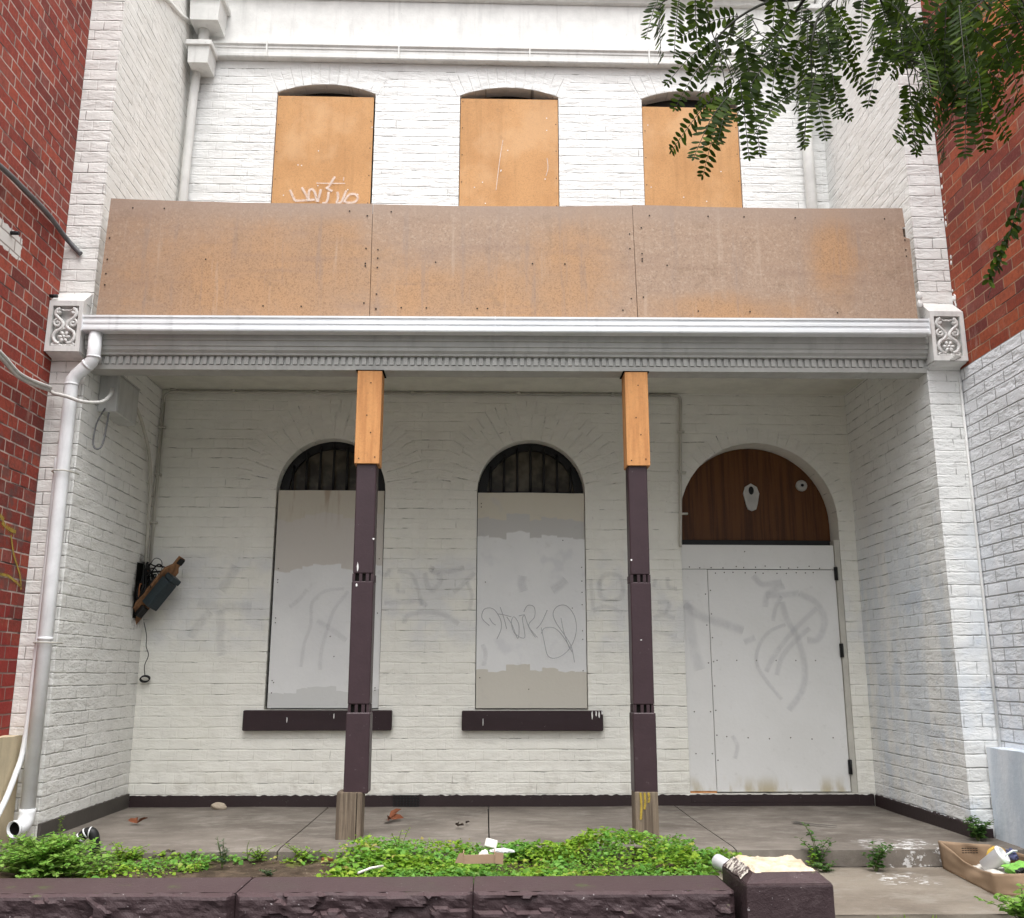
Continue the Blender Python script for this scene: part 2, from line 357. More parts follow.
def leafmat(name, stops, trans=.35, rough=.5, spec=.25):
    g = G(name)
    col = g.ramp(g.geo().outputs['Random Per Island'], stops)
    n = g.noise(g.pos(), 40, 2)
    col = g.mix(g.m('MULTIPLY', g.sm(n, .4, .7), .25), col, (.03, .06, .012))
    g.base(col, rough, spec)
    t = g.n('ShaderNodeBsdfTranslucent'); g.put(t.inputs[0], g.mix(.4, col, tuple(min(.6, c*2.2) for c in stops[len(stops)//2][1])))
    mx = g.n('ShaderNodeMixShader'); mx.inputs[0].default_value = trans
    g.link(g.b.outputs[0], mx.inputs[1]); g.link(t.outputs[0], mx.inputs[2]); g.link(mx.outputs[0], g.out.inputs[0])
    return g.mat
MT['weed'] = leafmat('weed_leaf', [(0, (.09, .23, .025)), (.4, (.18, .36, .03)), (.8, (.28, .46, .05)), (1, (.36, .50, .09))], .45)
g = G('weed_mixed'); r_ = g.geo().outputs['Random Per Island']; P = g.pos()
ca = g.ramp(r_, [(0, (.10, .22, .02)), (.5, (.21, .37, .03)), (.93, (.33, .46, .05)), (1, (.45, .36, .12))])
cb_ = g.ramp(r_, [(0, (.08, .22, .035)), (.5, (.14, .34, .055)), (.97, (.22, .42, .09)), (1, (.30, .22, .08))])
col = g.mix(g.sm(g.noise(P, 3.2, 3), .42, .58), ca, cb_)
col = g.mix(g.m('MULTIPLY', g.sm(g.noise(P, 60, 2), .5, .7), .3), col, (.05, .10, .015))
g.base(col, .5, .25); t_ = g.n('ShaderNodeBsdfTranslucent'); g.put(t_.inputs[0], g.mix(.4, col, (.35, .5, .06))); mx = g.n('ShaderNodeMixShader'); mx.inputs[0].default_value = .42
g.link(g.b.outputs[0], mx.inputs[1]); g.link(t_.outputs[0], mx.inputs[2]); g.link(mx.outputs[0], g.out.inputs[0]); MT['weed_mixed'] = g.mat
MT['bush'] = leafmat('bush_leaf', [(0, (.12, .30, .04)), (.5, (.22, .43, .07)), (1, (.34, .52, .13))], .48)
MT['darkweed'] = leafmat('dark_weed_leaf', [(0, (.04, .10, .025)), (.6, (.07, .155, .035)), (1, (.12, .22, .05))], .4)
MT['bluegreen'] = leafmat('grey_green_leaf', [(0, (.06, .10, .06)), (1, (.11, .16, .09))])
MT['treeleaf'] = leafmat('tree_leaflet', [(0, (.009, .018, .003)), (.5, (.020, .036, .004)), (.85, (.042, .072, .008)), (1, (.10, .145, .016))], .32, .55, .06)
MT['stem'] = simple('green_stem', (.09, .12, .035), .6)
MT['bark'] = simple('grey_bark', (.075, .06, .048), .9, .1, bump=.006, bscale=30, var=.4)
MT['twig'] = simple('dark_twig', (.03, .03, .02), .7)
MT['card'] = paint('brown_cardboard', (.32, .22, .14), (.2, .12, .06), .8, .2)
MT['card_in'] = paint('cardboard_inside', (.32, .215, .13), (.15, .1, .05), .85, .2)
MT['cupwhite'] = simple('white_paper_cup', (.75, .75, .76), .45, var=.04)
MT['limebag'] = simple('lime_green_bag', (.20, .46, .08), .4)
MT['yellow'] = simple('yellow_wrapper', (.55, .36, .06), .4)
MT['bluewrap'] = simple('blue_wrapper', (.09, .10, .20), .4)
MT['paper'] = simple('dirty_white_paper', (.60, .57, .52), .8)
MT['rust'] = simple('rusty_leaf', (.15, .05, .022), .8, var=.4)
MT['stone'] = simple('sandy_stone', (.42, .35, .27), .9, bump=.004)
MT['cable'] = simple('grey_cable', (.14, .14, .145), .6)
MT['cable_w'] = simple('white_cable', (.60, .59, .56), .5)
MT['wire'] = simple('black_wire', (.012, .012, .012), .5, bump=0)
MT['redwire'] = simple('copper_wire', (.3, .12, .05), .5, bump=0)
MT['oldboard'] = wood_board('scorched_board', (.30, .155, .075), (.16, .08, .04), .3, (8, 8, .8), sc=3.0, gs=60).mat
MT['slate'] = simple('slate_grey_plastic', (.030, .042, .048), .4)
MT['porcelain'] = simple('grimy_porcelain', (.50, .49, .46), .35)

def boardpaint(name, mode):
    g = G(name); P = g.pos(); q = g.sep(P)
    nb = g.m('MULTIPLY', g.m('SUBTRACT', g.noise(g.vscale(P, (1, 1, .25)), 7, 2, .5), .5), .30)
    stp = g.m('MULTIPLY', g.m('SUBTRACT', g.noise(g.comb(g.m('FLOOR', g.m('ADD', g.m('MULTIPLY', q[0], 6.5), g.m('MULTIPLY', g.noise(g.comb(q[0], 0.0, 0.0), 3.1, 2), 4.0))), 0.0, 3.3), 1.7, 0), .5), .15)
    zz = g.m('ADD', q[2], g.m('ADD', stp, g.m('MULTIPLY', nb, .25)))
    white = (.745, .745, .735); beige = (.58, .53, .44); grey = (.52, .51, .49)
    var = g.sm(g.noise(P, 2.5, 4), .3, .7)
    white = g.mix(var, white, (.69, .69, .685))
    if mode == 1:                       # left window
        c = g.mix(g.sm(zz, 1.74, 1.754), white, (.58, .545, .50))
        c = g.mix(g.sm(zz, 2.16, 2.174), c, (.56, .52, .44))
        c = g.mix(g.sm(zz, .77, .775, 1.0, 0.0), c, (.60, .60, .585))
        rust = g.m('MULTIPLY', g.sm(q[2], 2.0, 2.4), g.sm(g.noise(g.vscale(P, (6, 6, 1)), 2.2, 3), .52, .68))
        c = g.mix(g.m('MULTIPLY', rust, .5), c, (.28, .16, .08))
    elif mode == 2:                     # right window
        c = g.mix(g.sm(zz, 2.02, 2.034), white, grey)
        c = g.mix(g.sm(zz, 2.17, 2.184), c, (.60, .56, .47))
        c = g.mix(g.sm(zz, .95, .955, 1.0, 0.0), c, (.56, .53, .465))
        gz = g.m('MULTIPLY', g.sm(zz, .95, .955, 0.0, 1.0), g.sm(g.noise(P, 3.1, 3), .56, .64))
        c = g.mix(g.m('MULTIPLY', gz, .35), c, (.5, .5, .53))
    else:                               # door hoarding
        c = g.mix(g.sm(g.noise(P, 1.4, 4), .35, .7), (.75, .745, .725), (.70, .695, .67))
        c = g.mix(g.m('MULTIPLY', g.sm(q[2], .02, .16, 1.0, 0.0), g.sm(g.noise(g.vscale(P, (3, 3, 1)), 3, 4), .4, .65)), c, (.50, .44, .31))
    dirt = g.sm(g.noise(P, 13, 5, .7), .58, .75)
    c = g.mix(g.m('MULTIPLY', dirt, .22), c, (.42, .40, .37))
    g.base(c, .55, .3); g.bump(g.m('MULTIPLY', g.noise(P, 35, 3), .0012))
    return g.mat
MT['board1'] = boardpaint('left_board_paint', 1)
MT['board2'] = boardpaint('right_board_paint', 2)
MT['door'] = boardpaint('door_board_paint', 3)

def spray(name, c, amount, soft=True):
    g = G(name); q = g.sep(g.tc('UV'))
    e = g.m('ABSOLUTE', g.m('SUBTRACT', q[1], .5))
    a = g.sm(e, .12 if soft else .38, .5, 1.0, 0.0)
    a = g.m('MULTIPLY', a, g.sm(g.noise(g.pos(), 16, 4, .7), .25, .6, .45 if soft else .8, 1.0))
    a = g.m('MULTIPLY', a, amount)
    g.base(c, .6, .2)
    t = g.n('ShaderNodeBsdfTransparent'); mx = g.n('ShaderNodeMixShader'); g.put(mx.inputs[0], a)
    g.link(t.outputs[0], mx.inputs[1]); g.link(g.b.outputs[0], mx.inputs[2]); g.link(mx.outputs[0], g.out.inputs[0])
    return g.mat
MT['tag_white'] = spray('white_spray', (.84, .76, .70), .62)
MT['tag_grey'] = spray('buffed_grey_spray', (.42, .42, .47), .18)
MT['tag_faint'] = spray('faint_grey_spray', (.43, .43, .48), .14)
MT['tag_thin'] = spray('thin_grey_marker', (.36, .37, .39), .62, False)
MT['tag_yellow'] = spray('yellow_spray', (.42, .30, .05), .85)
MT['tag_black'] = spray('black_spray', (.02, .02, .02), .8)
MT['blot'] = spray('dark_floor_mark', (.035, .033, .03), .9)

# ------------------------------------------------------------------ mesh helpers
def box(bm, x0, x1, y0, y1, z0, z1, bev=0.0, mi=0, rot=None, seg=1):
    t = bmesh.new(); bmesh.ops.create_cube(t, size=1)
    for v in t.verts: v.co = Vector(((x0+x1)/2+v.co.x*(x1-x0), (y0+y1)/2+v.co.y*(y1-y0), (z0+z1)/2+v.co.z*(z1-z0)))
    if bev: bmesh.ops.bevel(t, geom=t.edges[:], offset=bev, segments=seg, affect='EDGES', profile=.6)
    if rot is not None: bmesh.ops.transform(t, matrix=rot, verts=t.verts)
    merge(bm, t, mi)
def merge(bm, t, mi=None):
    mp = {}
    for v in t.verts: mp[v] = bm.verts.new(v.co)
    for f in t.faces:
        try: nf = bm.faces.new([mp[v] for v in f.verts])
        except ValueError: continue
        nf.material_index = f.material_index if mi is None else mi; nf.smooth = f.smooth
    t.free()
def prism(bm, loops, axis, d0, d1, mi=0):
    """2D loops (first = outline, others = holes) filled and extruded along an axis. axis 'y': (x,z); 'x': (y,z); 'z': (x,y)"""
    def P(a, b, d): return {'y': (a, d, b), 'x': (d, a, b), 'z': (a, b, d)}[axis]
    t = bmesh.new(); ed = []
    for lp in loops:
        vs = [t.verts.new(P(a, b, d0)) for a, b in lp]
        for i in range(len(vs)): ed.append(t.edges.new((vs[i], vs[(i+1) % len(vs)])))
    bmesh.ops.triangle_fill(t, edges=ed, use_beauty=True, use_dissolve=False)
    fs = t.faces[:]
    r = bmesh.ops.extrude_face_region(t, geom=fs, use_keep_orig=True)
    dv = Vector(P(0, 0, d1))-Vector(P(0, 0, d0))
    for e in r['geom']:
        if isinstance(e, bmesh.types.BMVert): e.co += dv
    bmesh.ops.recalc_face_normals(t, faces=t.faces[:])
    merge(bm, t, mi)
def tube(bm, pts, r, n=10, mi=0, cap=True, smooth=True, taper=None):
    pts = [Vector(p) for p in pts]; k = len(pts); rings = []
    up = None
    for i, p in enumerate(pts):
        d = (pts[min(i+1, k-1)]-pts[max(i-1, 0)])
        if d.length < 1e-9: d = Vector((0, 0, 1))
        d.normalize()
        if up is None:
            a = Vector((0, 0, 1)) if abs(d.z) < .9 else Vector((1, 0, 0))
            up = (a-d*a.dot(d)).normalized()
        else:
            up = (up-d*up.dot(d))
            up = up.normalized() if up.length > 1e-6 else Vector((1, 0, 0))
        s = d.cross(up)
        rr = r if taper is None else r*(1+(taper-1)*i/max(1, k-1))
        if callable(r): rr = r(i/(k-1))
        rings.append([bm.verts.new(p+(up*math.cos(2*PI*j/n)+s*math.sin(2*PI*j/n))*rr) for j in range(n)])
    for a, b in zip(rings, rings[1:]):
        for j in range(n):
            f = bm.faces.new((a[j], a[(j+1) % n], b[(j+1) % n], b[j])); f.smooth = smooth; f.material_index = mi
    if cap:
        for q in (rings[0][::-1], rings[-1]):
            f = bm.faces.new(q); f.material_index = mi
def lathe(bm, prof, n=20, mi=0, mat=None, smooth=True):
    rings = []
    for r, z in prof:
        if r < 1e-6: rings.append([bm.verts.new(((mat or Matrix()) @ Vector((0, 0, z))))])
        else: rings.append([bm.verts.new((mat or Matrix()) @ Vector((r*math.cos(2*PI*j/n), r*math.sin(2*PI*j/n), z))) for j in range(n)])
    for a, b in zip(rings, rings[1:]):
        for j in range(n):
            q = [a[j % len(a)], a[(j+1) % len(a)], b[(j+1) % len(b)], b[j % len(b)]]
            q = [v for i, v in enumerate(q) if v not in q[:i]]
            if len(q) > 2:
                f = bm.faces.new(q); f.smooth = smooth; f.material_index = mi
def spline(pts, n=6):
    pts = [Vector(p) for p in pts]
    if len(pts) < 3: return pts
    out = []
    for i in range(len(pts)-1):
        p0, p1, p2, p3 = pts[max(i-1, 0)], pts[i], pts[i+1], pts[min(i+2, len(pts)-1)]
        for k in range(n):
            t = k/n
            out.append(.5*((2*p1)+(p2-p0)*t+(2*p0-5*p1+4*p2-p3)*t*t+(3*p1-p0-3*p2+p3)*t**3))
    out.append(pts[-1]); return out

def ngrid(bm, fn, nu, nv, mi=0, smooth=True):
    vs = [[bm.verts.new(fn(i/nu, j/nv)) for j in range(nv+1)] for i in range(nu+1)]
    for i in range(nu):
        for j in range(nv):
            f = bm.faces.new((vs[i][j], vs[i+1][j], vs[i+1][j+1], vs[i][j+1])); f.smooth = smooth; f.material_index = mi
    return vs

WORLD = {}
def obj(name, bm, mats, parent=None, label=None, cat=None, group=None, kind=None, loc=None, fixn=True, smooth_angle=None):
    me = bpy.data.meshes.new(name)
    if fixn: bmesh.ops.recalc_face_normals(bm, faces=bm.faces[:])
    if loc is None:
        xs = [v.co for v in bm.verts]
        mn = Vector((min(v.x for v in xs), min(v.y for v in xs), min(v.z for v in xs)))
        mx = Vector((max(v.x for v in xs), max(v.y for v in xs), max(v.z for v in xs)))
        loc = Vector(((mn.x+mx.x)/2, (mn.y+mx.y)/2, mn.z))
    loc = Vector(loc)
    for v in bm.verts: v.co -= loc
    bm.to_mesh(me); bm.free()
    if not isinstance(mats, (list, tuple)): mats = [mats]
    for m_ in mats: me.materials.append(m_)
    o = bpy.data.objects.new(name, me); COL.objects.link(o)
    o.location = loc - (WORLD[parent.name] if parent else Vector())
    if parent: o.parent = parent
    WORLD[o.name] = loc
    tagit(o, label, cat, group, kind)
    return o
def tagit(o, label=None, cat=None, group=None, kind=None):
    for k, v in (('label', label), ('category', cat), ('group', group), ('kind', kind)):
        if v: o[k] = v
def thing(name, loc, label, cat, group=None):
    o = bpy.data.objects.new(name, None); COL.objects.link(o); o.location = loc; o.empty_display_size = .2
    WORLD[o.name] = Vector(loc); tagit(o, label, cat, group); return o
def B(): return bmesh.new()

def ribbon(bm, pts, w, nrm, mi=0, smoothn=6):
    """flat painted stroke lying just proud of a surface with normal nrm"""
    uvl = bm.loops.layers.uv.verify()
    P = spline(pts, smoothn); nrm = Vector(nrm); k = len(P); prev = None; L = 0
    for i, p in enumerate(P):
        d = (P[min(i+1, k-1)]-P[max(i-1, 0)]); s = nrm.cross(d)
        s = s.normalized() if s.length > 1e-9 else Vector((1, 0, 0))
        ww = w if not isinstance(w, (list, tuple)) else w[0]+(w[1]-w[0])*i/(k-1)
        a, b = bm.verts.new(p-s*ww/2), bm.verts.new(p+s*ww/2)
        if prev:
            f = bm.faces.new((prev[0], prev[1], b, a)); f.material_index = mi
            for l, uv in zip(f.loops, ((i-1, 0), (i-1, 1), (i, 1), (i, 0))): l[uvl].uv = uv
        prev = (a, b)

# ------------------------------------------------------------------ dimensions read off the photograph
XL, XR, YF, XP = -2.9, 2.9, -1.5, 3.137
ZF, ZB, ZC = -.087, -.25, 3.245      # verandah floor, street level, verandah ceiling
def tilt(x): return .006*x           # the old verandah front has sagged a little to the left

# ================================================================== SETTING
bm = B(); ngrid(bm, lambda a, b: Vector((-400+800*a, -400+800*b, ZB-.06)), 4, 4, smooth=False)
obj('ground', bm, MT['asphalt'], kind='structure')
bm = B(); box(bm, -40, 40, -6.6, -3.0, ZB-.05, ZB, .005)
obj('footpath', bm, MT['asphalt'], kind='structure')
bm = B()
edges_x = [XL-.23, -1.36, -.135, 1.31, XP-.01]
for a, b in zip(edges_x, edges_x[1:]):
    t = B(); bmesh.ops.create_grid(t, x_segments=24, y_segments=24, size=.5)
    x0, x1, y0, y1 = a+.004, b-.004, -1.86, .02
    for v in t.verts:
        x = (x0+x1)/2+v.co.x*(x1-x0); y = (y0+y1)/2+v.co.y*(y1-y0)
        z = ZF+.006*mnoise.noise(Vector((x*1.3, y*1.3, 4)))
        if y < y0+.03: z -= .006
        v.co = (x, y, z)
    bnd = [e for e in t.edges if e.is_boundary]
    r = bmesh.ops.extrude_edge_only(t, edges=bnd)
    for e in r['geom']:
        if isinstance(e, bmesh.types.BMVert):
            e.co.z = -.187+.012*mnoise.noise(e.co*7); e.co.y += .008*mnoise.noise(e.co*9)
    merge(bm, t)
floor = obj('verandah_floor', bm, MT['slab'], kind='structure')
bm = B(); box(bm, -3.13, 3.13, -1.80, .0, -.26, -.2); obj('floor_gap_shade', bm, MT['dark'], kind='structure')  # near-black block painting the shaded gap under the slab
bm = B()
ngrid(bm, lambda a, b: Vector((1.03+2.1*a, -2.96+1.2*b, -.188+.005*mnoise.noise(Vector((a*5, b*4, 1))))), 30, 20)
ngrid(bm, lambda a, b: Vector((1.03+2.1*a, -2.96+.012*mnoise.noise(Vector((a*14, b, 2))), -.188-.07*b)), 30, 2)
obj('garden_path', bm, MT['path'], kind='structure')
def bed_h(x, y):
    h = -.135+.02*mnoise.noise(Vector((x*2.2, y*2.2, 0)))+.012*mnoise.noise(Vector((x*8, y*8, 5)))
    return h
bm = B(); ngrid(bm, lambda a, b: Vector((-3.13+4.2*a, -2.76+.93*b, bed_h(-3.13+4.2*a, -2.76+.93*b))), 120, 30)
obj('garden_bed', bm, MT['soil'], kind='structure')

# ================================================================== THE HOUSE
house = thing('terrace_house', (0, 0, ZF), 'two-storey white painted brick terrace house with boarded windows, boarded balcony and verandah', 'house')

def arch_loop(x0, x1, zb, zs, rise, n=22):
    """opening outline: jambs from zb to zs, then an arch of given rise"""
    w = (x1-x0)/2; cx = (x0+x1)/2
    R = (w*w+rise*rise)/(2*rise); cz = zs+rise-R
    a0 = math.atan2(zs-cz, w)
    pts = [(x0, zb), (x1, zb)]
    for i in range(n+1):
        a = a0+(PI-2*a0)*i/n
        pts.append((cx+R*math.cos(a), cz+R*math.sin(a)))
    return pts, (cx, cz, R, a0)
LOWW = [(-1.901, -1.004), (-.245, .652)]
UPW = [(-2.0975, -1.205, 6.045), (-.436, .4654, 6.05), (1.2296, 2.118, 6.0)]
DOOR = (1.439, 2.763)
ZSILL, ZSPR = .634, 2.384
holes_low = [arch_loop(a, b, ZSILL, ZSPR, (b-a)/2-.001)[0] for a, b in LOWW]
door_loop, door_arc = arch_loop(DOOR[0], DOOR[1], 0.0, 2.16, .661)
holes_up = [arch_loop(a, b, 4.30, 6.072, .09)[0] for a, b, _ in UPW]
bm = B()
outer = [(XL, ZF-.02), (DOOR[0], ZF-.02), (DOOR[0], 0.0)]
# door opening reaches the threshold: keep it as a hole just above the sill
outer = [(XL, ZF-.02), (XR, ZF-.02), (XR, ZC+.02), (XL, ZC+.02)]
prism(bm, [outer]+holes_low+[[(x, z+.004) if z == 0.0 else (x, z) for x, z in door_loop]], 'y', 0.0, .25)
obj('wall', bm, MT['wall_low'], house, label='lower front wall of white painted brick with faint buffed graffiti')
bm = B()
prism(bm, [[(XL, ZC+.023), (XR, ZC+.023), (XR, 7.035), (XL, 7.035)]]+holes_up, 'y', 0.0, .25)
obj('wall', bm, MT['wall_up'], house, label='upper front wall of white painted brick')
bm = B(); box(bm, XL, XR, -.0, .25, 7.038, 8.4)
obj('parapet', bm, MT['trim'], house)
bm = B(); box(bm, XL, XR, .252, 5.0, ZF, 8.3); obj('dark_house_block', bm, MT['dark'], house)  # solid near-black block added against light leaks, painting the unlit rooms
bm = B()   # wall face above the upper gutter is rendered smooth; its cornice peeps into the top of the picture
prism(bm, [[(-.0, 7.03), (-.05, 7.045), (-.06, 7.08), (-.10, 7.10), (-.12, 7.15), (-.12, 7.22), (-.0, 7.25)]], 'x', XL+.02, XR-.02)
obj('cornice', bm, MT['trim'], house)
bm = B(); prism(bm, [[(-.002, 6.535), (-.018, 6.54), (-.018, 7.028), (-.002, 7.03)]], 'x', XL+.003, XR-.003)
for px, py in ((343, 45), (452, 47), (565, 49)):
    p = atY(px, py, -.02); tube(bm, [p, p+Vector((0, -.03, 0))], .011, 8)
obj('render_band', bm, MT['trim'], house)

# wing walls with the piers that end them
for nm, x0, x1, mats, lab in (('l', -XP, XL, ('wing_l', 'pier_l'), 'left wing wall of cracked white painted brick'), ('r', XR, XP, ('wing_r', 'pier_r'), 'right wing wall of white painted brick with bluish patches')):
    bm = B(); n = 64
    prism(bm, [[(x0, YF), (x1, YF), (x1, .25), (x0, .25)]], 'z', ZB-.05, 8.4)
    for f in bm.faces:
        if f.normal.y < -.9: f.material_index = 1
    obj('side_wall', bm, [MT[mats[0]], MT[mats[1]]], house, label=lab)
# curved raised strip high on the left wing wall
bm = B(); tube(bm, spline([(XL+.004, -.95, 6.30), (XL+.004, -.72, 6.45), (XL+.004, -.40, 6.56), (XL+.004, -.1, 6.70)], 8), .022, 8)
obj('curved_strip', bm, MT['trim'], house)

# skirtings
bm = B(); t = []
prism(bm, [[(XL+.02, ZF)]+[(XR-.02, ZF)]+[(XR-.02-(XR-XL-.04)*i/320, -.004+.011*mnoise.noise(Vector((i*.45, 0, 0)))) for i in range(321)]], 'y', -.016, .0-.001)
for a, b in ((-2.06, -1.98), (-1.36, -1.29)): pass
sk = obj('skirting', bm, MT['skirt'], house)
bm = B(); box(bm, XR-.014, XP-.11, YF-.012, YF-.001, ZF-.16, -.03, .003); obj('skirting', bm, MT['skirt'], house)
bm = B(); prism(bm, [[(YF, ZF-.16)]+[(-.017, ZF)]+[(-.017+(YF+.017)*i/160, -.004+.016*mnoise.noise(Vector((i*.35, 3, 0)))) for i in range(161)]], 'x', XR-.016, XR-.001)
obj('skirting', bm, MT['skirt'], house)
bm = B(); prism(bm, [[(YF, ZF-.16)]+[(-.017, ZF)]+[(-.017+(YF+.017)*i/40, .012+.008*mnoise.noise(Vector((i*.9, 9, 0)))) for i in range(41)]], 'x', XL+.001, XL+.02)
obj('skirting', bm, MT['skirt_l'], house, label='grey cement skirting')
bm = B()    # air vent in the skirting
p0, p1 = atY(394, 795, 0), atY(419, 806, 0)
for i in range(9): 
    x = p0.x+(p1.x-p0.x)*i/8; box(bm, x-.003, x+.003, -.024, -.017, p1.z, p0.z+.002)
for i in range(5):
    z = p1.z+(p0.z-p1.z)*i/4; box(bm, p0.x, p1.x, -.026, -.0245, z-.003, z+.003)
obj('air_vent', bm, MT['iron'], house)

# brick arches
def arch_ring(cx, cz, R0, R1, a0, a1, y0, mat_, n=40, name='brick_arch'):
    bm = B(); uvl = bm.loops.layers.uv.verify()
    def V(r, a, y): return Vector((cx+r*math.cos(a), y, cz+r*math.sin(a)))
    for i in range(n):
        a, b = a0+(a1-a0)*i/n, a0+(a1-a0)*(i+1)/n
        def quad(ps, uvs):
            f = bm.faces.new([bm.verts.new(p) for p in ps])
            for l, uv in zip(f.loops, uvs): l[uvl].uv = uv
        ua, ub = a*R0, b*R0
        quad((V(R0, a, y0), V(R0, b, y0), V(R1, b, y0), V(R1, a, y0)), ((ua, 0), (ub, 0), (ub, R1-R0), (ua, R1-R0)))
        quad((V(R1, a, y0), V(R1, b, y0), V(R1, b, -.001), V(R1, a, -.001)), ((ua, 0), (ub, 0), (ub, .01), (ua, .01)))
        quad((V(R0, a, y0), V(R0, b, y0), V(R0, b, -.001), V(R0, a, -.001)), ((ua, 0), (ub, 0), (ub, .01), (ua, .01)))
    bmesh.ops.remove_doubles(bm, verts=bm.verts[:], dist=1e-5)
    return obj(name, bm, mat_, house)
for a, b in LOWW:
    _, (cx, cz, R, a0) = arch_loop(a, b, ZSILL, ZSPR, (b-a)/2-.001)
    arch_ring(cx, cz, R+.002, R+.225, .02, PI-.02, -.0015, MT['voussoir'])
    arch_ring(cx, cz, R+.226, R+.34, .10, PI-.10, -.0012, MT['voussoir'])
arch_ring(door_arc[0], door_arc[1], door_arc[2]+.002, door_arc[2]+.13, .02, PI-.02, -.0014, MT['voussoir'])
for a, b, _ in UPW:
    _, (cx, cz, R, a0) = arch_loop(a, b, 4.3, 6.072, .09)
    arch_ring(cx, cz, R+.002, R+.21, a0-.03, PI-a0+.03, -.0014, MT['voussoir_up'])

# ---- lower windows
def blotch(bm, c, rx, rz, mi, seed):
    n = 11; vs = [bm.verts.new((c[0]+rx*math.cos(2*PI*i/n)*(1+.7*mnoise.noise(Vector((i*1.3, seed, 0)))), c[1], c[2]+rz*math.sin(2*PI*i/n)*(1+.7*mnoise.noise(Vector((i*1.1, seed, 5)))))) for i in range(n)]
    f = bm.faces.new(vs); f.material_index = mi
def dots(bm, pts, r=.006, y=0.0, mi=1):
    for p in pts:
        t = B(); bmesh.ops.create_circle(t, cap_ends=True, segments=6, radius=r)
        bmesh.ops.transform(t, matrix=Matrix.Translation(Vector((p[0], y, p[1]))) @ Matrix.Rotation(PI/2, 4, 'X'), verts=t.verts)
        merge(bm, t, mi)
TAGS = {}
for k, (a, b) in enumerate(LOWW):
    w = thing('window', ((a+b)/2, 0, ZSILL), None, None); w.parent = house; w.location = Vector(w.location)-WORLD[house.name]
    for kk in ('category',): 
        if kk in w: del w[kk]
    w['label'] = ['left lower window, whitewashed board split by two paint shades', 'right lower window, whitewashed board with thin scrawled tag and bare beige bottom'][k]
    cx = (a+b)/2; R = (b-a)/2
    bm = B()
    warp = .012
    t = B(); bmesh.ops.create_grid(t, x_segments=10, y_segments=24, size=.5)
    x0, x1 = (a+.022, b-.003) if k == 0 else (a+.006, b-.006)
    zt = 2.390 if k == 0 else 2.380
    for v in t.verts:
        u, s = v.co.x+.5, v.co.y+.5
        v.co = (x0+u*(x1-x0)+(-.006*s if k == 0 else 0), .018-warp*math.sin(u*PI)*s, ZSILL+.012+s*(zt-ZSILL-.012)+(.006*mnoise.noise(Vector((u*3, k, 1))) if s > .99 else 0))
    fs = t.faces[:]
    r = bmesh.ops.extrude_face_region(t, geom=fs)
    for e in r['geom']:
        if isinstance(e, bmesh.types.BMVert): e.co.y += .016
    merge(bm, t)
    pts = [(rnd.choice((x0+.03, x1-.03, rnd.uniform(x0, x1))), rnd.uniform(ZSILL+.05, zt-.03)) for _ in range(14)]
    dots(bm, pts, .005, .0035)
    obj('board', bm, [MT['board1' if k == 0 else 'board2'], MT['screw']], w)
    # arched sash over the board
    bm = B(); zs = ZSPR-.002
    loop = [(cx+(R-.002)*math.cos(PI*i/28), zs+(R-.002)*math.sin(PI*i/28)) for i in range(29)]
    hole = [(cx+(R-.080)*math.cos(PI*i/28), zs+.03+(R-.095)*math.sin(PI*i/28)) for i in range(29)]
    prism(bm, [loop, hole], 'y', .115, .165)
    obj('frame', bm, MT['black'], w)
    bm = B()
    for i in range(1, 8):
        x = cx-R+2*R*i/8; hgt = math.sqrt(max(0, (R-.05)**2-(x-cx)**2))
        tube(bm, [(x, .098, zs-.05), (x, .098, zs+hgt+.02)], .0105, 8)
    obj('security_bars', bm, MT['iron'], w)
    bm = B(); ngrid(bm, lambda p, q: Vector((a+.03+(b-a-.06)*p, .15, zs+.02+(R-.05)*q)), 1, 1)
    bmesh.ops.delete(bm, geom=[], context='VERTS')
    obj('pane', bm, MT['glass'], w)
    # sill
    sx0, sx1 = (-2.047, -.893) if k == 0 else (-.347, .762)
    bm = B(); n = 30
    box(bm, sx0, sx1, -.062, .06, .478, ZSILL-.004, .007)
    for v in bm.verts: v.co += Vector((0, .004*mnoise.noise(v.co*5), .005*mnoise.noise(v.co*6)))
    if k == 1:
        for px, ln in ((592, 9), (596, 6), (599, 8), (602, 4)):
            p = atY(px, 711, -.062); blotch(bm, (p.x, -.067, p.z-ln*.0034), .006, ln*.0034, 1, px)
        for px in (483,): p = atY(px, 722, -.062); blotch(bm, (p.x, -.067, p.z), .003, .03, 1, px)
    else:
        for px, py in ((334, 716), (287, 720)): p = atY(px, py, -.062); blotch(bm, (p.x, -.067, p.z), .004, .02, 1, px)
    obj('sill', bm, [MT['purple_sill'], MT['whitespot']], w)
    TAGS[k] = w

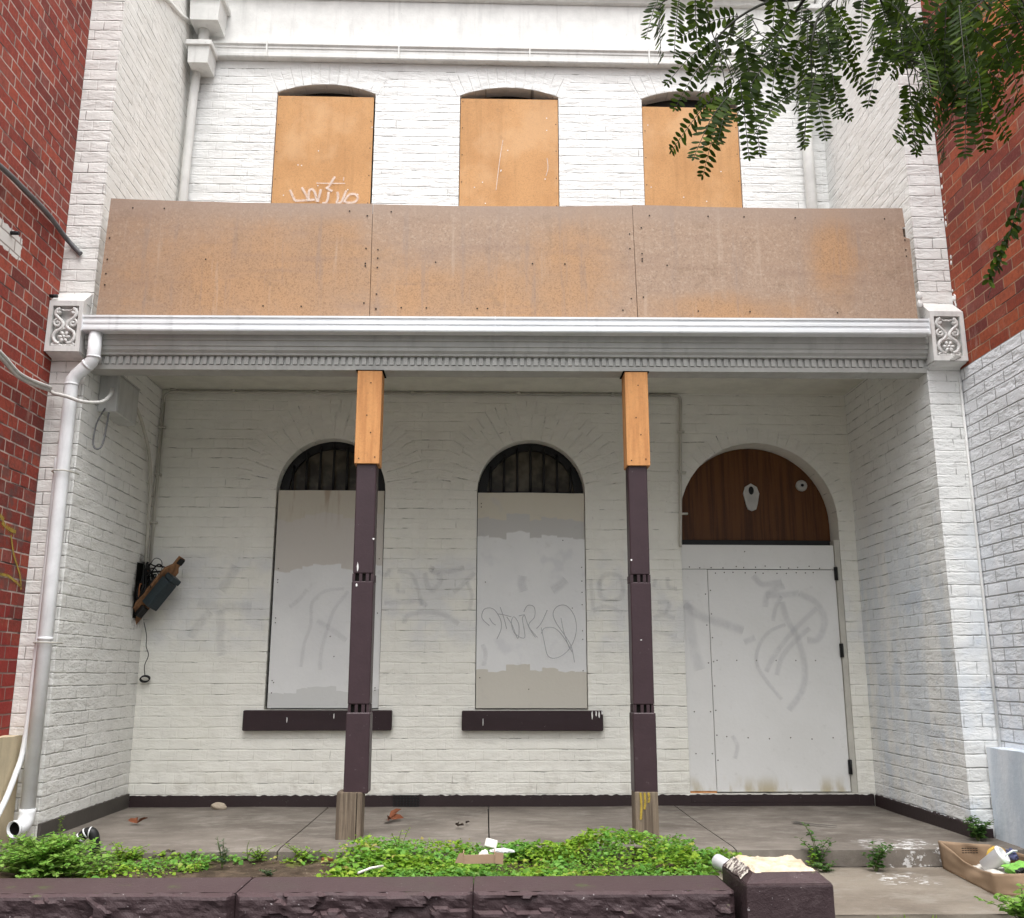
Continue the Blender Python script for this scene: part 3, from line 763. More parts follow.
# ---- upper windows
for k, (a, b, zt) in enumerate(UPW):
    w = thing('window', ((a+b)/2, 0, 4.3), None, None); w.parent = house; w.location = Vector(w.location)-WORLD[house.name]
    w['label'] = ['left upper window, orange board with white scrawl', 'middle upper window, orange board with a pale scratch', 'right upper window, orange board partly behind leaves'][k]
    cx = (a+b)/2
    bm = B(); dz = (.0, .004, -.002)[k]
    x0, x1 = (a+.006, b-(.016 if k == 0 else .006))
    t = B(); prism(t, [[(x0, 4.305), (x1, 4.305), (x1, zt+dz), (x0, zt)]], 'y', .012, .030)
    merge(bm, t)
    dots(bm, [(x0+.02, 4.4+i*.27) for i in range(7)]+[(x1-.02, 4.45+i*.27) for i in range(6)], .0055, .0085)
    dots(bm, [(rnd.uniform(x0, x1), rnd.uniform(5.0, 5.9)) for _ in range(9)], .006, .0085, 2)
    obj('board', bm, [MT['ply'], MT['screw'], MT['whitespot']], w)
    bm = B(); loop, (c1, c2, R, a0) = arch_loop(a+.003, b-.003, 4.4, 6.07, .088)
    hole, _ = arch_loop(a+.075, b-.075, 4.5, 5.99, .07)
    prism(bm, [loop, hole], 'y', .13, .19)
    obj('frame', bm, MT['black'], w)
    TAGS['u%d' % k] = w

# ---- door
d = thing('door', ((DOOR[0]+DOOR[1])/2, 0, 0), None, None); d.parent = house; d.location = Vector(d.location)-WORLD[house.name]
d['label'] = 'boarded front door under an arched dark timber fanlight'
yb = .022
def bd(name, x0, x1, z0, z1, pts, y=yb, m_='door'):
    bm = B(); box(bm, x0, x1, y, y+.018, z0, z1, .0015); dots(bm, pts, .0055, y-.002)
    return obj(name, bm, [MT[m_], MT['screw']], d)
zt0, zt1 = 1.752, 1.955
xr = DOOR[1]-.05
sc_ = [(DOOR[0]+.08+i*.09+rnd.uniform(-.02, .02), zt0+.02+rnd.uniform(-.008, .012)) for i in range(13)]
bd('top_board', DOOR[0]+.002, xr, zt0+.004, zt1, sc_+[(1.97, 1.90)], yb-.004)
bd('panel', DOOR[0]+.002, 1.652, .02, zt0, [(1.63, z) for z in (1.55, 1.3, 1.0, .62, .3)]+[(1.5, .62), (1.5, .3)])
bd('panel', 1.656, xr, .014, zt0-.002, [(1.672, .25+i*.19) for i in range(8)]+[(1.75+i*.17, .42+rnd.uniform(-.01, .01)) for i in range(6)]+[(1.7+i*.16, 1.02) for i in range(6)]+[(1.70+i*.085+rnd.uniform(-.02, .02), zt0-.022-rnd.uniform(0, .01)) for i in range(11)], yb-.002)
bm = B(); box(bm, xr+.004, DOOR[1]-.002, .004, .10, .005, 2.0, .003)
obj('frame', bm, MT['conduit'], d)
bm = B(); box(bm, DOOR[0]+.002, 1.655, .03, .05, .004, .019); obj('packer', bm, MT['timber'], d)
for zz in (1.72, 1.10, .20):
    bm = B(); box(bm, xr-.012, xr+.016, -.006, .015, zz-.055, zz+.055, .003)
    tube(bm, [(xr+.004, -.008, zz-.055), (xr+.004, -.008, zz+.055)], .008, 8)
    obj('hinge', bm, MT['black'], d)
bm = B(); box(bm, DOOR[0]-.0, DOOR[1]+.0, -.018, .03, -.062, -.004, .003)
obj('threshold', bm, MT['skirt'], d)
bm = B(); cx, cz, R, a0 = door_arc
fl = [(DOOR[0]+.004, 1.96), (DOOR[1]-.004, 1.96)]+[(cx+(R-.004)*math.cos(a0+(PI-2*a0)*i/30), cz+(R-.004)*math.sin(a0+(PI-2*a0)*i/30)) for i in range(31)]
prism(bm, [fl], 'y', .20, .24)
fan = obj('fanlight', bm, MT['brown_panel'], d)
bm = B(); box(bm, DOOR[0]+.004, DOOR[1]-.004, .12, .198, 1.957, 2.01, .004); obj('transom', bm, MT['black'], d)
bm = B(); p = atY(751, 496, .2)   # old bell or lamp plate, elongated shield
sh = [(-.045, .075), (0, .105), (.045, .075), (.062, .02), (.045, -.07), (.032, -.115), (0, -.13), (-.032, -.115), (-.045, -.07), (-.062, .02)]
prism(bm, [[(p.x+x*1.12, p.z+z*1.02) for x, z in sh]], 'y', .188, .199)
t = B(); bmesh.ops.create_uvsphere(t, u_segments=12, v_segments=8, radius=.028)
bmesh.ops.transform(t, matrix=Matrix.Translation((p.x, .186, p.z+.045)) @ Matrix.Diagonal((.8, .5, 1.3, 1)), verts=t.verts)
for f in t.faces: f.material_index = 1
merge(bm, t)
obj('lamp_plate', bm, [MT['porcelain'], MT['wire']], d)
bm = B(); p = atY(801, 486, .2)
lathe(bm, [(0, .0), (.048, .0), (.05, .012), (.042, .028), (.02, .034), (.015, .03), (0, .03)], 18, 0, Matrix.Translation((p.x, .199, p.z)) @ Matrix.Rotation(PI/2, 4, 'X'))
lathe(bm, [(0, .0), (.013, .0), (.013, .004), (0, .004)], 10, 1, Matrix.Translation((p.x, .166, p.z)) @ Matrix.Rotation(PI/2, 4, 'X'))
obj('light_socket', bm, [MT['porcelain'], MT['wire']], d)

# ---- verandah ceiling, beam, cornice, gutter
bm = B(); box(bm, XL+.002, XR-.002, YF+.02, -.002, ZC, ZC+.06)
for v in bm.verts: v.co.z += tilt(v.co.x)*.35
obj('verandah_ceiling', bm, MT['ceiling'], house)
def tprism(bm, prof, x0, x1, mi=0, dz=0):
    n0 = len(bm.verts); prism(bm, [prof], 'x', x0, x1, mi)
    bm.verts.ensure_lookup_table()
    for v in bm.verts[n0:] if hasattr(bm.verts, '__getitem__') else []: v.co.z += tilt(v.co.x)
bm = B()
prof = [(YF+.14, 2.948), (YF-.006, 2.948), (YF-.012, 2.978), (YF, 2.982), (YF, 3.042), (YF-.03, 3.045), (YF-.034, 3.058), (YF-.05, 3.075), (YF-.052, 3.098), (YF-.060, 3.102), (YF-.062, 3.135), (YF-.072, 3.14), (YF-.074, 3.19), (YF-.06, 3.195), (YF-.06, 3.26), (YF+.14, 3.26)]
prism(bm, [prof], 'x', XL+.003, XR-.003)
x = XL+.03
while x < XR-.04:
    box(bm, x, x+.029, YF-.013, YF-.001, 2.986, 3.0415)
    x += .0472
for v in bm.verts: v.co.z += tilt(v.co.x)
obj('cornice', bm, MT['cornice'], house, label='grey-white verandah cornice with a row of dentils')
bm = B()
gp = [(-1.575, 3.178), (-1.650, 3.178), (-1.654, 3.186), (-1.654, 3.205), (-1.647, 3.209), (-1.647, 3.226), (-1.653, 3.230), (-1.653, 3.247), (-1.648, 3.251), (-1.648, 3.268), (-1.656, 3.272), (-1.656, 3.285), (-1.646, 3.287), (-1.64, 3.275), (-1.64, 3.19), (-1.575, 3.19)]
prism(bm, [gp], 'x', -2.888, 2.872)
box(bm, -2.892, -2.887, -1.66, -1.575, 3.172, 3.29); box(bm, 2.871, 2.876, -1.66, -1.575, 3.172, 3.29)
box(bm, -.12, -.115, -1.658, -1.58, 3.175, 3.288)
for v in bm.verts: v.co.z += .0075*v.co.x
obj('gutter', bm, MT['gutter'], house)

# ---- corbels with scrollwork
def corbel(x0, x1, broken):
    bm = B(); yf = -1.628; xc = (x0+x1)/2; hw = (x1-x0)/2
    # front frame with a sunk field
    def ring_y(xa, xb, za, zb_): return [(xa, za), (xb, za), (xb, zb_), (xa, zb_)]
    prism(bm, [ring_y(x0, x1, 3.015, 3.375), ring_y(x0+.028, x1-.028, 3.052, 3.338)], 'y', yf, yf+.05)
    box(bm, x0+.003, x1-.003, yf+.046, YF+.05, 3.018, 3.372, 0, 1)
    prism(bm, [[(yf+.001, 3.373), (YF+.02, 3.373), (YF+.02, 3.475), (YF-.005, 3.475)]], 'x', x0+.001, x1-.001)
    prism(bm, [[(yf+.012, 3.014), (YF+.02, 3.014), (YF+.02, 2.985), (YF-.012, 2.988), (YF-.03, 2.998), (YF-.08, 3.004), (yf+.02, 3.007)]], 'x', x0+.006, x1-.006)
    s = .0
    def Q(u, v): return Vector((xc+u*1.12, yf+.014, 3.193+v*1.06))
    for sx in (-1, 1):
        top = [Q(sx*(.042+.012*math.cos(t)), .098+.012*math.sin(t)) for t in [i*.7 for i in range(7)]]
        S = [(.035, .10), (.044, .088), (.056, .096), (.056, .114), (.038, .122), (.062, .10), (.060, .076), (.040, .054), (.018, .030), (.010, .006), (.022, -.014), (.046, -.030), (.062, -.056), (.060, -.084), (.044, -.106), (.022, -.114)]
        tube(bm, spline([Q(sx*u, v) for u, v in S], 4), .0125, 8)
        V = [(.014, .02), (.026, .044), (.052, .050), (.068, .030), (.058, .008), (.038, .008), (.032, .024), (.044, .032), (.052, .022)]
        tube(bm, spline([Q(sx*u, v) for u, v in V], 4), .009, 8)
        tube(bm, spline([Q(sx*.05, -.110), Q(sx*.066, -.118), Q(sx*.058, -.128), Q(sx*.04, -.124), Q(0, -.126)], 4), .008, 8)
        tube(bm, spline([Q(sx*.03, .115), Q(sx*.015, .108), Q(0, .112)], 4), .007, 8)
    for i in range(6):
        a = i*PI/3; c = Q(.024*math.cos(a), -.068+.026*math.sin(a))
        t = B(); bmesh.ops.create_uvsphere(t, u_segments=8, v_segments=6, radius=.014)
        bmesh.ops.transform(t, matrix=Matrix.Translation(c) @ Matrix.Rotation(-a, 4, 'Y') @ Matrix.Diagonal((1.2, .7, .8, 1)), verts=t.verts)
        for f in t.faces: f.smooth = True
        merge(bm, t)
    t = B(); bmesh.ops.create_uvsphere(t, u_segments=8, v_segments=6, radius=.012); bmesh.ops.transform(t, matrix=Matrix.Translation(Q(0, -.068)), verts=t.verts); merge(bm, t)
    tube(bm, spline([Q(-.03, -.03), Q(0, -.014), Q(.03, -.03)], 5), .007, 8)
    if broken:
        for i in range(4):
            box(bm, xc-.01+i*.012, xc+.03+i*.014, yf-.006, yf+.05, 3.012+i*.008, 3.03+i*.008, .004, 2)
    for v in bm.verts: v.co += Vector((.0022*mnoise.noise(v.co*31), .0022*mnoise.noise(v.co*37), .0022*mnoise.noise(v.co*29)))
    return obj('corbel', bm, [MT['trim'], MT['trim'], MT['cornice']], house)
corbel(-XP+.004, XL-.004, False)['label'] = 'left carved scroll corbel block'
corbel(XR-.004, XP-.004, True)['label'] = 'right carved scroll corbel block with a broken lower edge'

# ---- balcony boarding
panels = [(-2.845, -.984, 'left weathered chipboard balcony sheet'), (-.980, .872, 'middle weathered chipboard balcony sheet'), (.877, 2.845, 'right weathered chipboard balcony sheet with a notch at its end')]
tops = [(4.172, 4.162), (4.158, 4.178), (4.183, 4.188)]
for k, ((a, b, lab), (t0, t1)) in enumerate(zip(panels, tops)):
    bm = B()
    at, bt = (a+.02, b-.006) if k == 0 else ((a-.006, b-.016) if k == 1 else (a-.018, b-.035))
    n = 16; lp = [(a, 3.29+tilt(a)), (b, 3.29+tilt(b))]
    if k == 2: lp += [(2.842, 3.95), (2.80, 3.965), (2.797, 4.04), (2.818, 4.045)]
    for i in range(n+1):
        s = i/n; x = bt+(at-bt)*s; sag = -.012*math.sin(s*PI)
        lp.append((x, t1+(t0-t1)*s+sag+.003*mnoise.noise(Vector((x*4, k, 0)))))
    prism(bm, [lp], 'y', -1.558, -1.540)
    sp = [(rnd.choice((a+.04, b-.04)), rnd.uniform(3.35, 4.1)) for _ in range(9)]+[(a+(b-a)*(i+.5)/6+rnd.uniform(-.08, .08), rnd.choice((3.38, 3.72, 4.1))) for i in range(9)]
    dots(bm, sp, .0065, -1.5615)
    obj('balcony_board', bm, [MT['chip'], MT['screw']], house, label=lab)
bm = B(); box(bm, XL+.10, XR-.075, -1.537, -1.49, 3.97, 4.04); box(bm, XL+.10, XR-.10, -1.537, -1.49, 3.36, 3.44)
for x in (-2.8, -.98, .87, 2.8): box(bm, x-.03, x+.03, -1.487, -1.44, 3.3, 4.12)
obj('balcony_frame', bm, MT['grey_wood'], house)
bm = B(); ngrid(bm, lambda a, b: Vector((XL+.01+(XR-XL-.02)*a, YF+.02+1.46*b, 3.315)), 2, 2, smooth=False); obj('balcony_floor', bm, MT['grey_wood'], house)
bm = B()
for z_ in (3.42, 3.36):
    t = B(); bmesh.ops.create_icosphere(t, subdivisions=2, radius=.032)
    for v in t.verts: v.co = Vector((v.co.x*.7, v.co.y*.5, v.co.z))*(1+.3*mnoise.noise(v.co*40))+Vector((2.865, -1.57, z_+.09))
    merge(bm, t)
obj('render_lump', bm, MT['trim'], house)

# ---- posts
for k, (x0, x1, bx0, bx1, s0, s1) in enumerate(((-1.036, -.903, -1.082, -.925, -1.055, -.888), (.786, .914, .776, .922, .780, .938))):
    p = thing('verandah_post', ((x0+x1)/2, YF+.07, ZF), None, None); p.parent = house; p.location = Vector(p.location)-WORLD[house.name]
    p['label'] = ['left aubergine verandah post with grey timber foot and raw pine top', 'right aubergine verandah post with yellow-stained foot and raw pine top'][k]
    y0, y1 = YF+.002, YF+.13
    bm = B(); cxp = (x0+x1)/2
    lean = (-.006, .004)[k]
    segs = [(.185, .672, .010), (.722, 1.502, .004), (1.552, 2.32, 0.0)]
    for z0, z1, e in segs: box(bm, x0-e, x1+e, y0-e, y1+e, z0, z1, .006)
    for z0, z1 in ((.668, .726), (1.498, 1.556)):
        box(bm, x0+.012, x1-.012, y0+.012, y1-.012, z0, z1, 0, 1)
        w = x1-x0
        for i in range(3):
            xa = x0+.004+(w-.008)*(i/3)+.012; 
        for (xa, xb) in ((x0, x0+.014), (x0+.044, x0+.060), (x1-.060+.014, x1-.044+.016), (x1-.014, x1)):
            box(bm, xa-.002, xb+.002, y0-.002, y0+.016, z0+.004, z1-.004)
            ya = y0+(xa-x0)/w*(y1-y0); box(bm, x1-.014, x1+.002, ya+.018, ya+.034, z0+.004, z1-.004); box(bm, x0-.002, x0+.014, ya+.018, ya+.034, z0+.004, z1-.004)
    for (px, py, h_) in (((358, 567, .05), (357, 585, .02), (374, 539, .012)) if k == 0 else ((631, 560, .01), (641, 640, .006))):
        q = atY(px, py, y0-.002); blotch(bm, (q.x, y0-.0075, q.z), .006, h_/2, 2, px)
    for v in bm.verts: v.co += Vector((lean*(v.co.z-1), 0, 0))*.5+Vector((.002*mnoise.noise(v.co*8), .002*mnoise.noise(v.co*7), 0))
    obj('shaft', bm, [MT['purple'], MT['dark'], MT['whitespot']], p)
    bm = B()
    t = B(); box(t, bx0, bx1, y0-.014, y1+.016, ZF-.002, .195, .008, seg=2)
    bmesh.ops.subdivide_edges(t, edges=t.edges[:], cuts=2)
    for v in t.verts: v.co += Vector((.004*mnoise.noise(v.co*14), .004*mnoise.noise(v.co*13), .005*mnoise.noise(v.co*11) if v.co.z > .1 else 0))
    merge(bm, t)
    if k == 0: box(bm, bx1-.034, bx1-.030, y0-.018, y0-.012, ZF, .19, 0, 1)
    else:
        uvl = bm.loops.layers.uv.verify()
        for xx, hh in ((.81, .16), (.835, .1), (.86, .06)):
            ribbon(bm, [(xx, y0-.019, .19), (xx+.004, y0-.0192, .19-hh/2), (xx-.003, y0-.019, .19-hh)], .024, (0, -1, 0), 2)
    obj('foot', bm, [MT['grey_wood'], MT['dark'], MT['tag_yellow']], p)
    bm = B(); box(bm, s0, s1, y0-.016, y1+.014, 2.285, 2.944+tilt(x0), .003)
    dots(bm, [((s0+s1)/2+.01, 2.85), ((s0+s1)/2-.01, 2.62), ((s0+s1)/2+.02, 2.5), (s0+.03, 2.32), (s1-.03, 2.33)], .005, y0-.0185)
    for i, zz in enumerate((2.46, 2.71)):
        pass
    obj('timber_sleeve', bm, [MT['timber'], MT['screw']], p)
    bm = B(); box(bm, s0-.012, s1+.012, y0-.02, y1+.03, 2.9443+tilt(x0), 2.9475+tilt(x0)); obj('packer', bm, MT['dark'], p)

# ---- upper gutter, rainwater heads and pipes
bm = B()
def ug(x): return -.0
ua, ub_ = -2.69, 2.62
gp = [(-.001, 6.39), (-.095, 6.39), (-.105, 6.40), (-.105, 6.43), (-.098, 6.436), (-.098, 6.475), (-.108, 6.48), (-.108, 6.50), (-.13, 6.515), (-.13, 6.535), (-.001, 6.545)]
gp = [(y*.62, z) for y, z in gp]
prism(bm, [gp], 'x', ua, ub_)
for x in (-2.2, -1.0, .2, 1.3): box(bm, x-.006, x+.006, -.085, -.002, 6.386, 6.549)
obj('upper_gutter', bm, MT['trim'], house)
def rw_head(xc, yc, zt, zb_, w, dp, lip):
    bm = B()
    prism(bm, [[(xc-w/2*.92, zb_), (xc+w/2*.92, zb_), (xc+w/2, zt), (xc-w/2, zt)]], 'y', yc-dp/2, yc+dp/2)
    box(bm, xc-w/2-lip, xc+w/2+lip, yc-dp/2-lip, yc+dp/2, zt+.001, zt+.05, .004)
    return obj('rainwater_head', bm, MT['trim'], house)
for sx in (-1, 1):
    xc = -2.79 if sx < 0 else 2.715
    rw_head(xc+.06, -.135, 6.84, 6.62, .27, .24, .03)
    rw_head(xc+.03, -.125, 6.37, 6.20, .19, .22, .02)
    bm = B(); xp_ = -2.85 if sx < 0 else 2.72
    tube(bm, [(xc+.02, -.1, 6.64), (xc+.02, -.1, 6.40)], .05, 14)
    if sx < 0:
        tube(bm, [(xp_+.035, -.075, 6.21), (xp_+.025, -.075, 6.0), (xp_+.01, -.07, 5.3), (xp_, -.07, 3.32)], .038, 14)
    else: tube(bm, [(xc, -.075, 6.20), (xc, -.07, 5.5), (xc, -.07, 3.32)], .048, 14)
    for zz in (4.5,): tube(bm, [(xp_ if sx < 0 else xc, -.07, zz), (xp_ if sx < 0 else xc, -.07, zz+.03)], .053, 14)
    obj('downpipe', bm, MT['trim'], house, label='short upper downpipe in the %s corner' % ('left' if sx < 0 else 'right'))

# ---- main downpipe
bm = B()
yp = -1.575
path = [(-2.815, -1.60, 3.165), (-2.812, -1.60, 2.985), (-2.822, -1.598, 2.955), (-2.925, yp, 2.865), (-2.945, yp, 2.83), (-2.95, yp, 2.80), (-2.945, yp, 1.6), (-2.938, yp, .10)]
tube(bm, path, .043, 18)
for z0, xx in ((1.115, -2.9425),):
    tube(bm, [(xx, yp, z0), (xx, yp, z0+.02)], .0455, 18)
tube(bm, [(-2.812, -1.6, 2.975), (-2.812, -1.6, 2.99)], .0455, 18)
tube(bm, [(-2.845, -1.593, 2.935), (-2.858, -1.590, 2.924)], .0455, 18)
tube(bm, [(-2.95, yp, 2.79), (-2.95, yp, 2.805)], .0455, 18)
# open shoe kicked towards the street
el = [Vector((-2.938, yp-.07*(1-math.cos(t)), .10-.07*math.sin(t)-.015)) for t in [i*PI/2/8 for i in range(9)]]
sh = [(-2.938, yp, .11)]+el+[el[-1]+Vector((-.015, -.05, -.005))]
tube(bm, sh, .046, 18, cap=False)
tube(bm, [sh[-1]-Vector((-.004, -.012, -.001)), sh[-1]+Vector((-.001, -.004, 0))], .049, 18, cap=False)
lathe(bm, [(0, 0), (.044, 0)], 18, 1, Matrix.Translation(sh[-1]+Vector((.008, .03, .003))) @ Matrix.Rotation(PI/2, 4, 'X'))  # near-black disc: shade inside the pipe put into the colour
o = obj('downpipe', bm, [MT['pipe'], MT['dark']], house, label='tall white plastic downpipe with an offset elbow and open shoe', fixn=False)
md = o.modifiers.new('Solidify', 'SOLIDIFY'); md.thickness = .004; md.offset = -1
bm = B()
for z0, xx in ((1.10, -2.942), (2.2, -2.948)):
    tube(bm, [(xx-.075, YF, z0), (xx-.06, yp-.02, z0), (xx-.03, yp-.06, z0), (xx+.03, yp-.06, z0), (xx+.06, yp-.02, z0), (xx+.075, YF, z0)], .005, 6)
obj('pipe_bracket', bm, MT['conduit'], house)
bm = B(); tube(bm, spline([(-3.012, -1.53, 2.30), (-3.008, -1.53, 1.4), (-3.004, -1.56, .55), (-3.008, -1.64, .30), (-3.015, -1.80, .08), (-3.015, -2.10, -.12)], 8), .017, 10)
obj('earth_pipe', bm, MT['pipe'], house)

# ---- meter box, conduits
bm = B(); box(bm, XL+.001, -2.768, -1.26, -.86, 2.70, 2.975, .006)
box(bm, -2.7675, -2.764, -1.245, -.875, 2.715, 2.96, .0015)
box(bm, XL+.003, -2.764, -1.275, -.85, 2.976, 2.985)
obj('meter_box', bm, MT['metalbox'], house)
bm = B()
tube(bm, spline([(-2.78, -.86, 2.84), (-2.84, -.55, 2.80), (-2.87, -.25, 2.60), (-2.872, -.16, 2.3)], 8)+[Vector((-2.874, -.12, 1.72))], .013, 8)
tube(bm, [(-2.87, -.03, 1.78), (-2.87, -.03, 3.12)]+[Vector(p) for p in spline([(-2.87, -.03, 3.12), (-2.862, -.03, 3.19), (-2.80, -.03, 3.215), (-2.74, -.03, 3.215)], 5)]+[Vector((1.40, -.022, 3.228))]+spline([(1.40, -.022, 3.228), (1.455, -.022, 3.222), (1.475, -.022, 3.20), (1.478, -.022, 3.14)], 5)+[Vector((1.432, -.022, 1.98)), Vector((1.430, -.022, 1.93))], .0125, 8)
for x in (-2.3, -1.6, -.8, .1, .9): box(bm, x-.014, x+.014, -.038, -.001, 3.205+.0045*(x+2.7)/1.0*.7, 3.245+.003*(x+2.7), .002)
for z_ in (2.9, 2.55, 2.2): box(bm, 1.44, 1.50, -.036, -.001, z_, z_+.014)
for z_ in (2.9, 2.5, 2.1): box(bm, -2.899, -2.84, -.045, -.016, z_, z_+.014)
lathe(bm, [(0, 0), (.028, 0), (.028, .018), (0, .018)], 12, 0, Matrix.Translation((-2.80, -.03, 3.226)))
obj('conduit', bm, MT['conduit'], house)
bm = B(); box(bm, XL+.001, XL+.008, -.235, -.05, 1.33, 1.76); obj('burnt_backboard', bm, MT['dark'], house)

# ---- graffiti and marks
def strokes(parent, mat_, Y, items, name='graffiti'):
    if name == 'paint_smudge' and len(items) > 1:
        for it in items: strokes(parent, mat_, Y, [it], name)
        return
    bm = B()
    for j, (w, pts) in enumerate(items): ribbon(bm, [atY(px, py, Y-.0006*(j % 7)) for px, py in pts], w, (0, -1, 0))
    return obj(name, bm, mat_, parent, fixn=False)
Z = lambda ox, oy, s, pts: [(ox+x*s, oy+y*s) for x, y in pts]
s1 = 130/1024
strokes(TAGS['u0'], MT['tag_white'], .006, [(.035, Z(260, 160, s1, p)) for p in (
    [(235, 235), (255, 275), (275, 320)], [(275, 322), (340, 318), (430, 312)], [(330, 215), (355, 260), (385, 320)], [(385, 310), (385, 250), (405, 230), (430, 250), (450, 330)], [(455, 330), (475, 250), (480, 230)], [(540, 250), (535, 300), (520, 335), (490, 340)],
    [(590, 130), (560, 180), (540, 210), (520, 225)], [(520, 215), (550, 235), (570, 245)], [(610, 250), (615, 300), (605, 335), (640, 330), (660, 290), (680, 240)], [(660, 335), (700, 275), (750, 270), (770, 300), (745, 330), (690, 335), (665, 320)])]
    + [(.018, Z(260, 160, s1, [(445, 182), (560, 184), (670, 184)])), (.014, Z(260, 160, s1, [(660, 135), (658, 165)]))])
strokes(TAGS['u1'], MT['tag_white'], .006, [(.010, [(503, 140), (500, 158), (496, 190)]), (.010, [(547, 158), (548, 168), (546, 176)])])
s2 = 180/918
strokes(TAGS[1], MT['tag_thin'], .0, [(.0065, Z(460, 560, s2, p)) for p in (
    [(150, 335), (112, 295), (125, 250), (170, 250), (205, 300), (210, 350), (188, 403)], [(150, 295), (165, 320), (182, 332)], [(205, 240), (225, 300), (238, 352)], [(195, 275), (225, 280), (262, 290)], [(238, 290), (265, 330), (295, 400), (300, 330), (275, 290), (262, 320), (280, 375), (330, 395), (318, 300), (330, 280), (300, 285)],
    [(330, 280), (350, 340), (385, 395)], [(325, 265), (345, 232), (378, 240), (380, 290), (350, 335), (395, 395)], [(445, 255), (415, 320), (390, 350)], [(415, 345), (430, 420), (450, 490), (500, 497), (560, 450), (592, 370), (585, 290), (545, 235), (500, 235), (475, 270), (490, 320), (545, 400), (570, 450), (584, 522)], [(415, 375), (430, 348), (475, 345), (510, 370), (545, 420), (572, 470)], [(515, 295), (530, 370), (558, 450)])])
strokes(TAGS[1], MT['tag_grey'], -.002, [(.10, Z(460, 560, s2, [(320, 80), (315, 120), (325, 160)])), (.10, Z(460, 560, s2, [(540, 100), (500, 135), (470, 155)])), (.05, Z(460, 560, s2, [(115, 430), (130, 480), (120, 540)]))], 'paint_smudge')
s3 = 160/816
strokes(TAGS[0], MT['tag_faint'], .0, [(.045, Z(260, 560, s3, [(450, 160), (380, 250), (340, 360), (310, 480), (305, 560)])), (.04, Z(260, 560, s3, [(430, 145), (330, 160), (265, 220), (258, 330), (225, 430), (208, 545)])), (.06, Z(260, 560, s3, [(290, 310), (360, 350), (440, 410)])), (.05, Z(260, 560, s3, [(150, 240), (200, 200), (240, 150)]))])
s4 = 140/803
strokes(d, MT['tag_grey'], .008, [(w, Z(740, 560, s4, p)) for w, p in (
    (.075, [(75, 90), (130, 140), (240, 125)]), (.07, [(255, 150), (160, 190), (145, 270)]), (.075, [(150, 205), (250, 200), (340, 190)]), (.08, [(340, 190), (440, 250), (485, 350), (450, 450), (385, 460)]), (.05, [(240, 210), (205, 270), (190, 350)]),
    (.075, [(240, 240), (270, 340), (330, 450), (370, 600), (360, 740), (280, 860)]), (.06, [(440, 275), (340, 370), (260, 460), (190, 560), (150, 640)]), (.06, [(400, 390), (310, 470), (240, 560), (210, 660)]), (.045, [(260, 370), (170, 410), (110, 490), (95, 590), (150, 690), (240, 800)]))]
    + [(.10, Z(560, 540, .195, [(640, 330), (720, 390), (830, 425), (940, 465)])), (.07, Z(560, 540, .195, [(945, 525), (975, 510), (1000, 500)]))])
strokes(d, MT['tag_faint'], .0085, [(.13, [(688, 600), (692, 640), (700, 670)]), (.05, Z(500, 685, .2539, [(915, 200), (935, 240), (925, 290)]))], 'paint_smudge')
s5 = 140/918
strokes(house, MT['tag_faint'], -.004, [(w, Z(160, 540, s5, p)) for w, p in ((.11, [(500, 170), (450, 260), (400, 330)]), (.12, [(250, 410), (360, 440), (470, 440), (600, 440)]), (.10, [(330, 470), (240, 570), (200, 640)]), (.10, [(390, 460), (400, 550), (395, 640), (405, 760)]))])
strokes(house, MT['tag_faint'], -.004, [(w, Z(370, 540, 120/918, p)) for w, p in ((.05, [(150, 220), (120, 270), (60, 240)]), (.05, [(210, 240), (290, 245), (340, 300), (400, 500)]), (.05, [(215, 330), (210, 390), (270, 395)]), (.06, [(420, 250), (440, 350), (480, 380), (540, 320), (520, 250)]), (.06, [(480, 200), (475, 240), (600, 240), (720, 210)]), (.06, [(110, 480), (220, 475), (380, 470), (430, 510)]), (.06, [(260, 640), (290, 580), (420, 550), (560, 570), (680, 640)]), (.06, [(800, 250), (720, 330), (640, 400)]), (.05, [(740, 320), (780, 420), (760, 540)]))])
strokes(house, MT['tag_faint'], -.004, [(w, Z(560, 540, .195, p)) for w, p in ((.05, [(155, 200), (165, 290), (170, 360)]), (.06, [(200, 200), (210, 290), (270, 310), (320, 280), (310, 190), (230, 180), (200, 230)]), (.05, [(170, 365), (230, 340), (320, 370)]), (.05, [(490, 200), (480, 240)]), (.05, [(550, 190), (555, 240), (600, 250)]), (.05, [(500, 320), (560, 320), (540, 370), (500, 360)]), (.06, [(480, 400), (530, 385), (590, 400)]), (.05, [(480, 465), (540, 480), (600, 490)]))])

# ================================================================== NEIGHBOURS
nb = thing('brick_building', (-6, 0, ZB), 'red brick neighbouring building on the left with dirty pale mortar and a cream base', 'building')
bm = B(); box(bm, -9, -XP-.002, -3.35, 6, ZB-.05, 9.0); obj('wall', bm, MT['red_l'], nb)
bm = B()
t = B(); prism(t, [[(-3.36, ZB)]+[(YF-.012, ZB)]+[(YF-.012, .53)]+[(YF-.012-1.84*i/30, .536+.006*mnoise.noise(Vector((i*.8, 0, 0)))) for i in range(31)]], 'x', -XP-.001, -3.045); merge(bm, t)
obj('plinth', bm, MT['cream'], nb)
bm = B()
def xs(items, X, nrm):
    for w, pts in items: ribbon(bm, [atX(px, py, X) for px, py in pts], w, nrm)
xs([(.045, [(2, 522), (8, 528), (16, 532)]), (.03, [(11, 535), (14, 555), (20, 575), (21, 590)]), (.03, [(0, 574), (10, 577), (20, 586)]), (.05, [(0, 515), (4, 520)])], -XP+.003, (1, 0, 0))
obj('graffiti', bm, MT['tag_yellow'], nb, fixn=False)
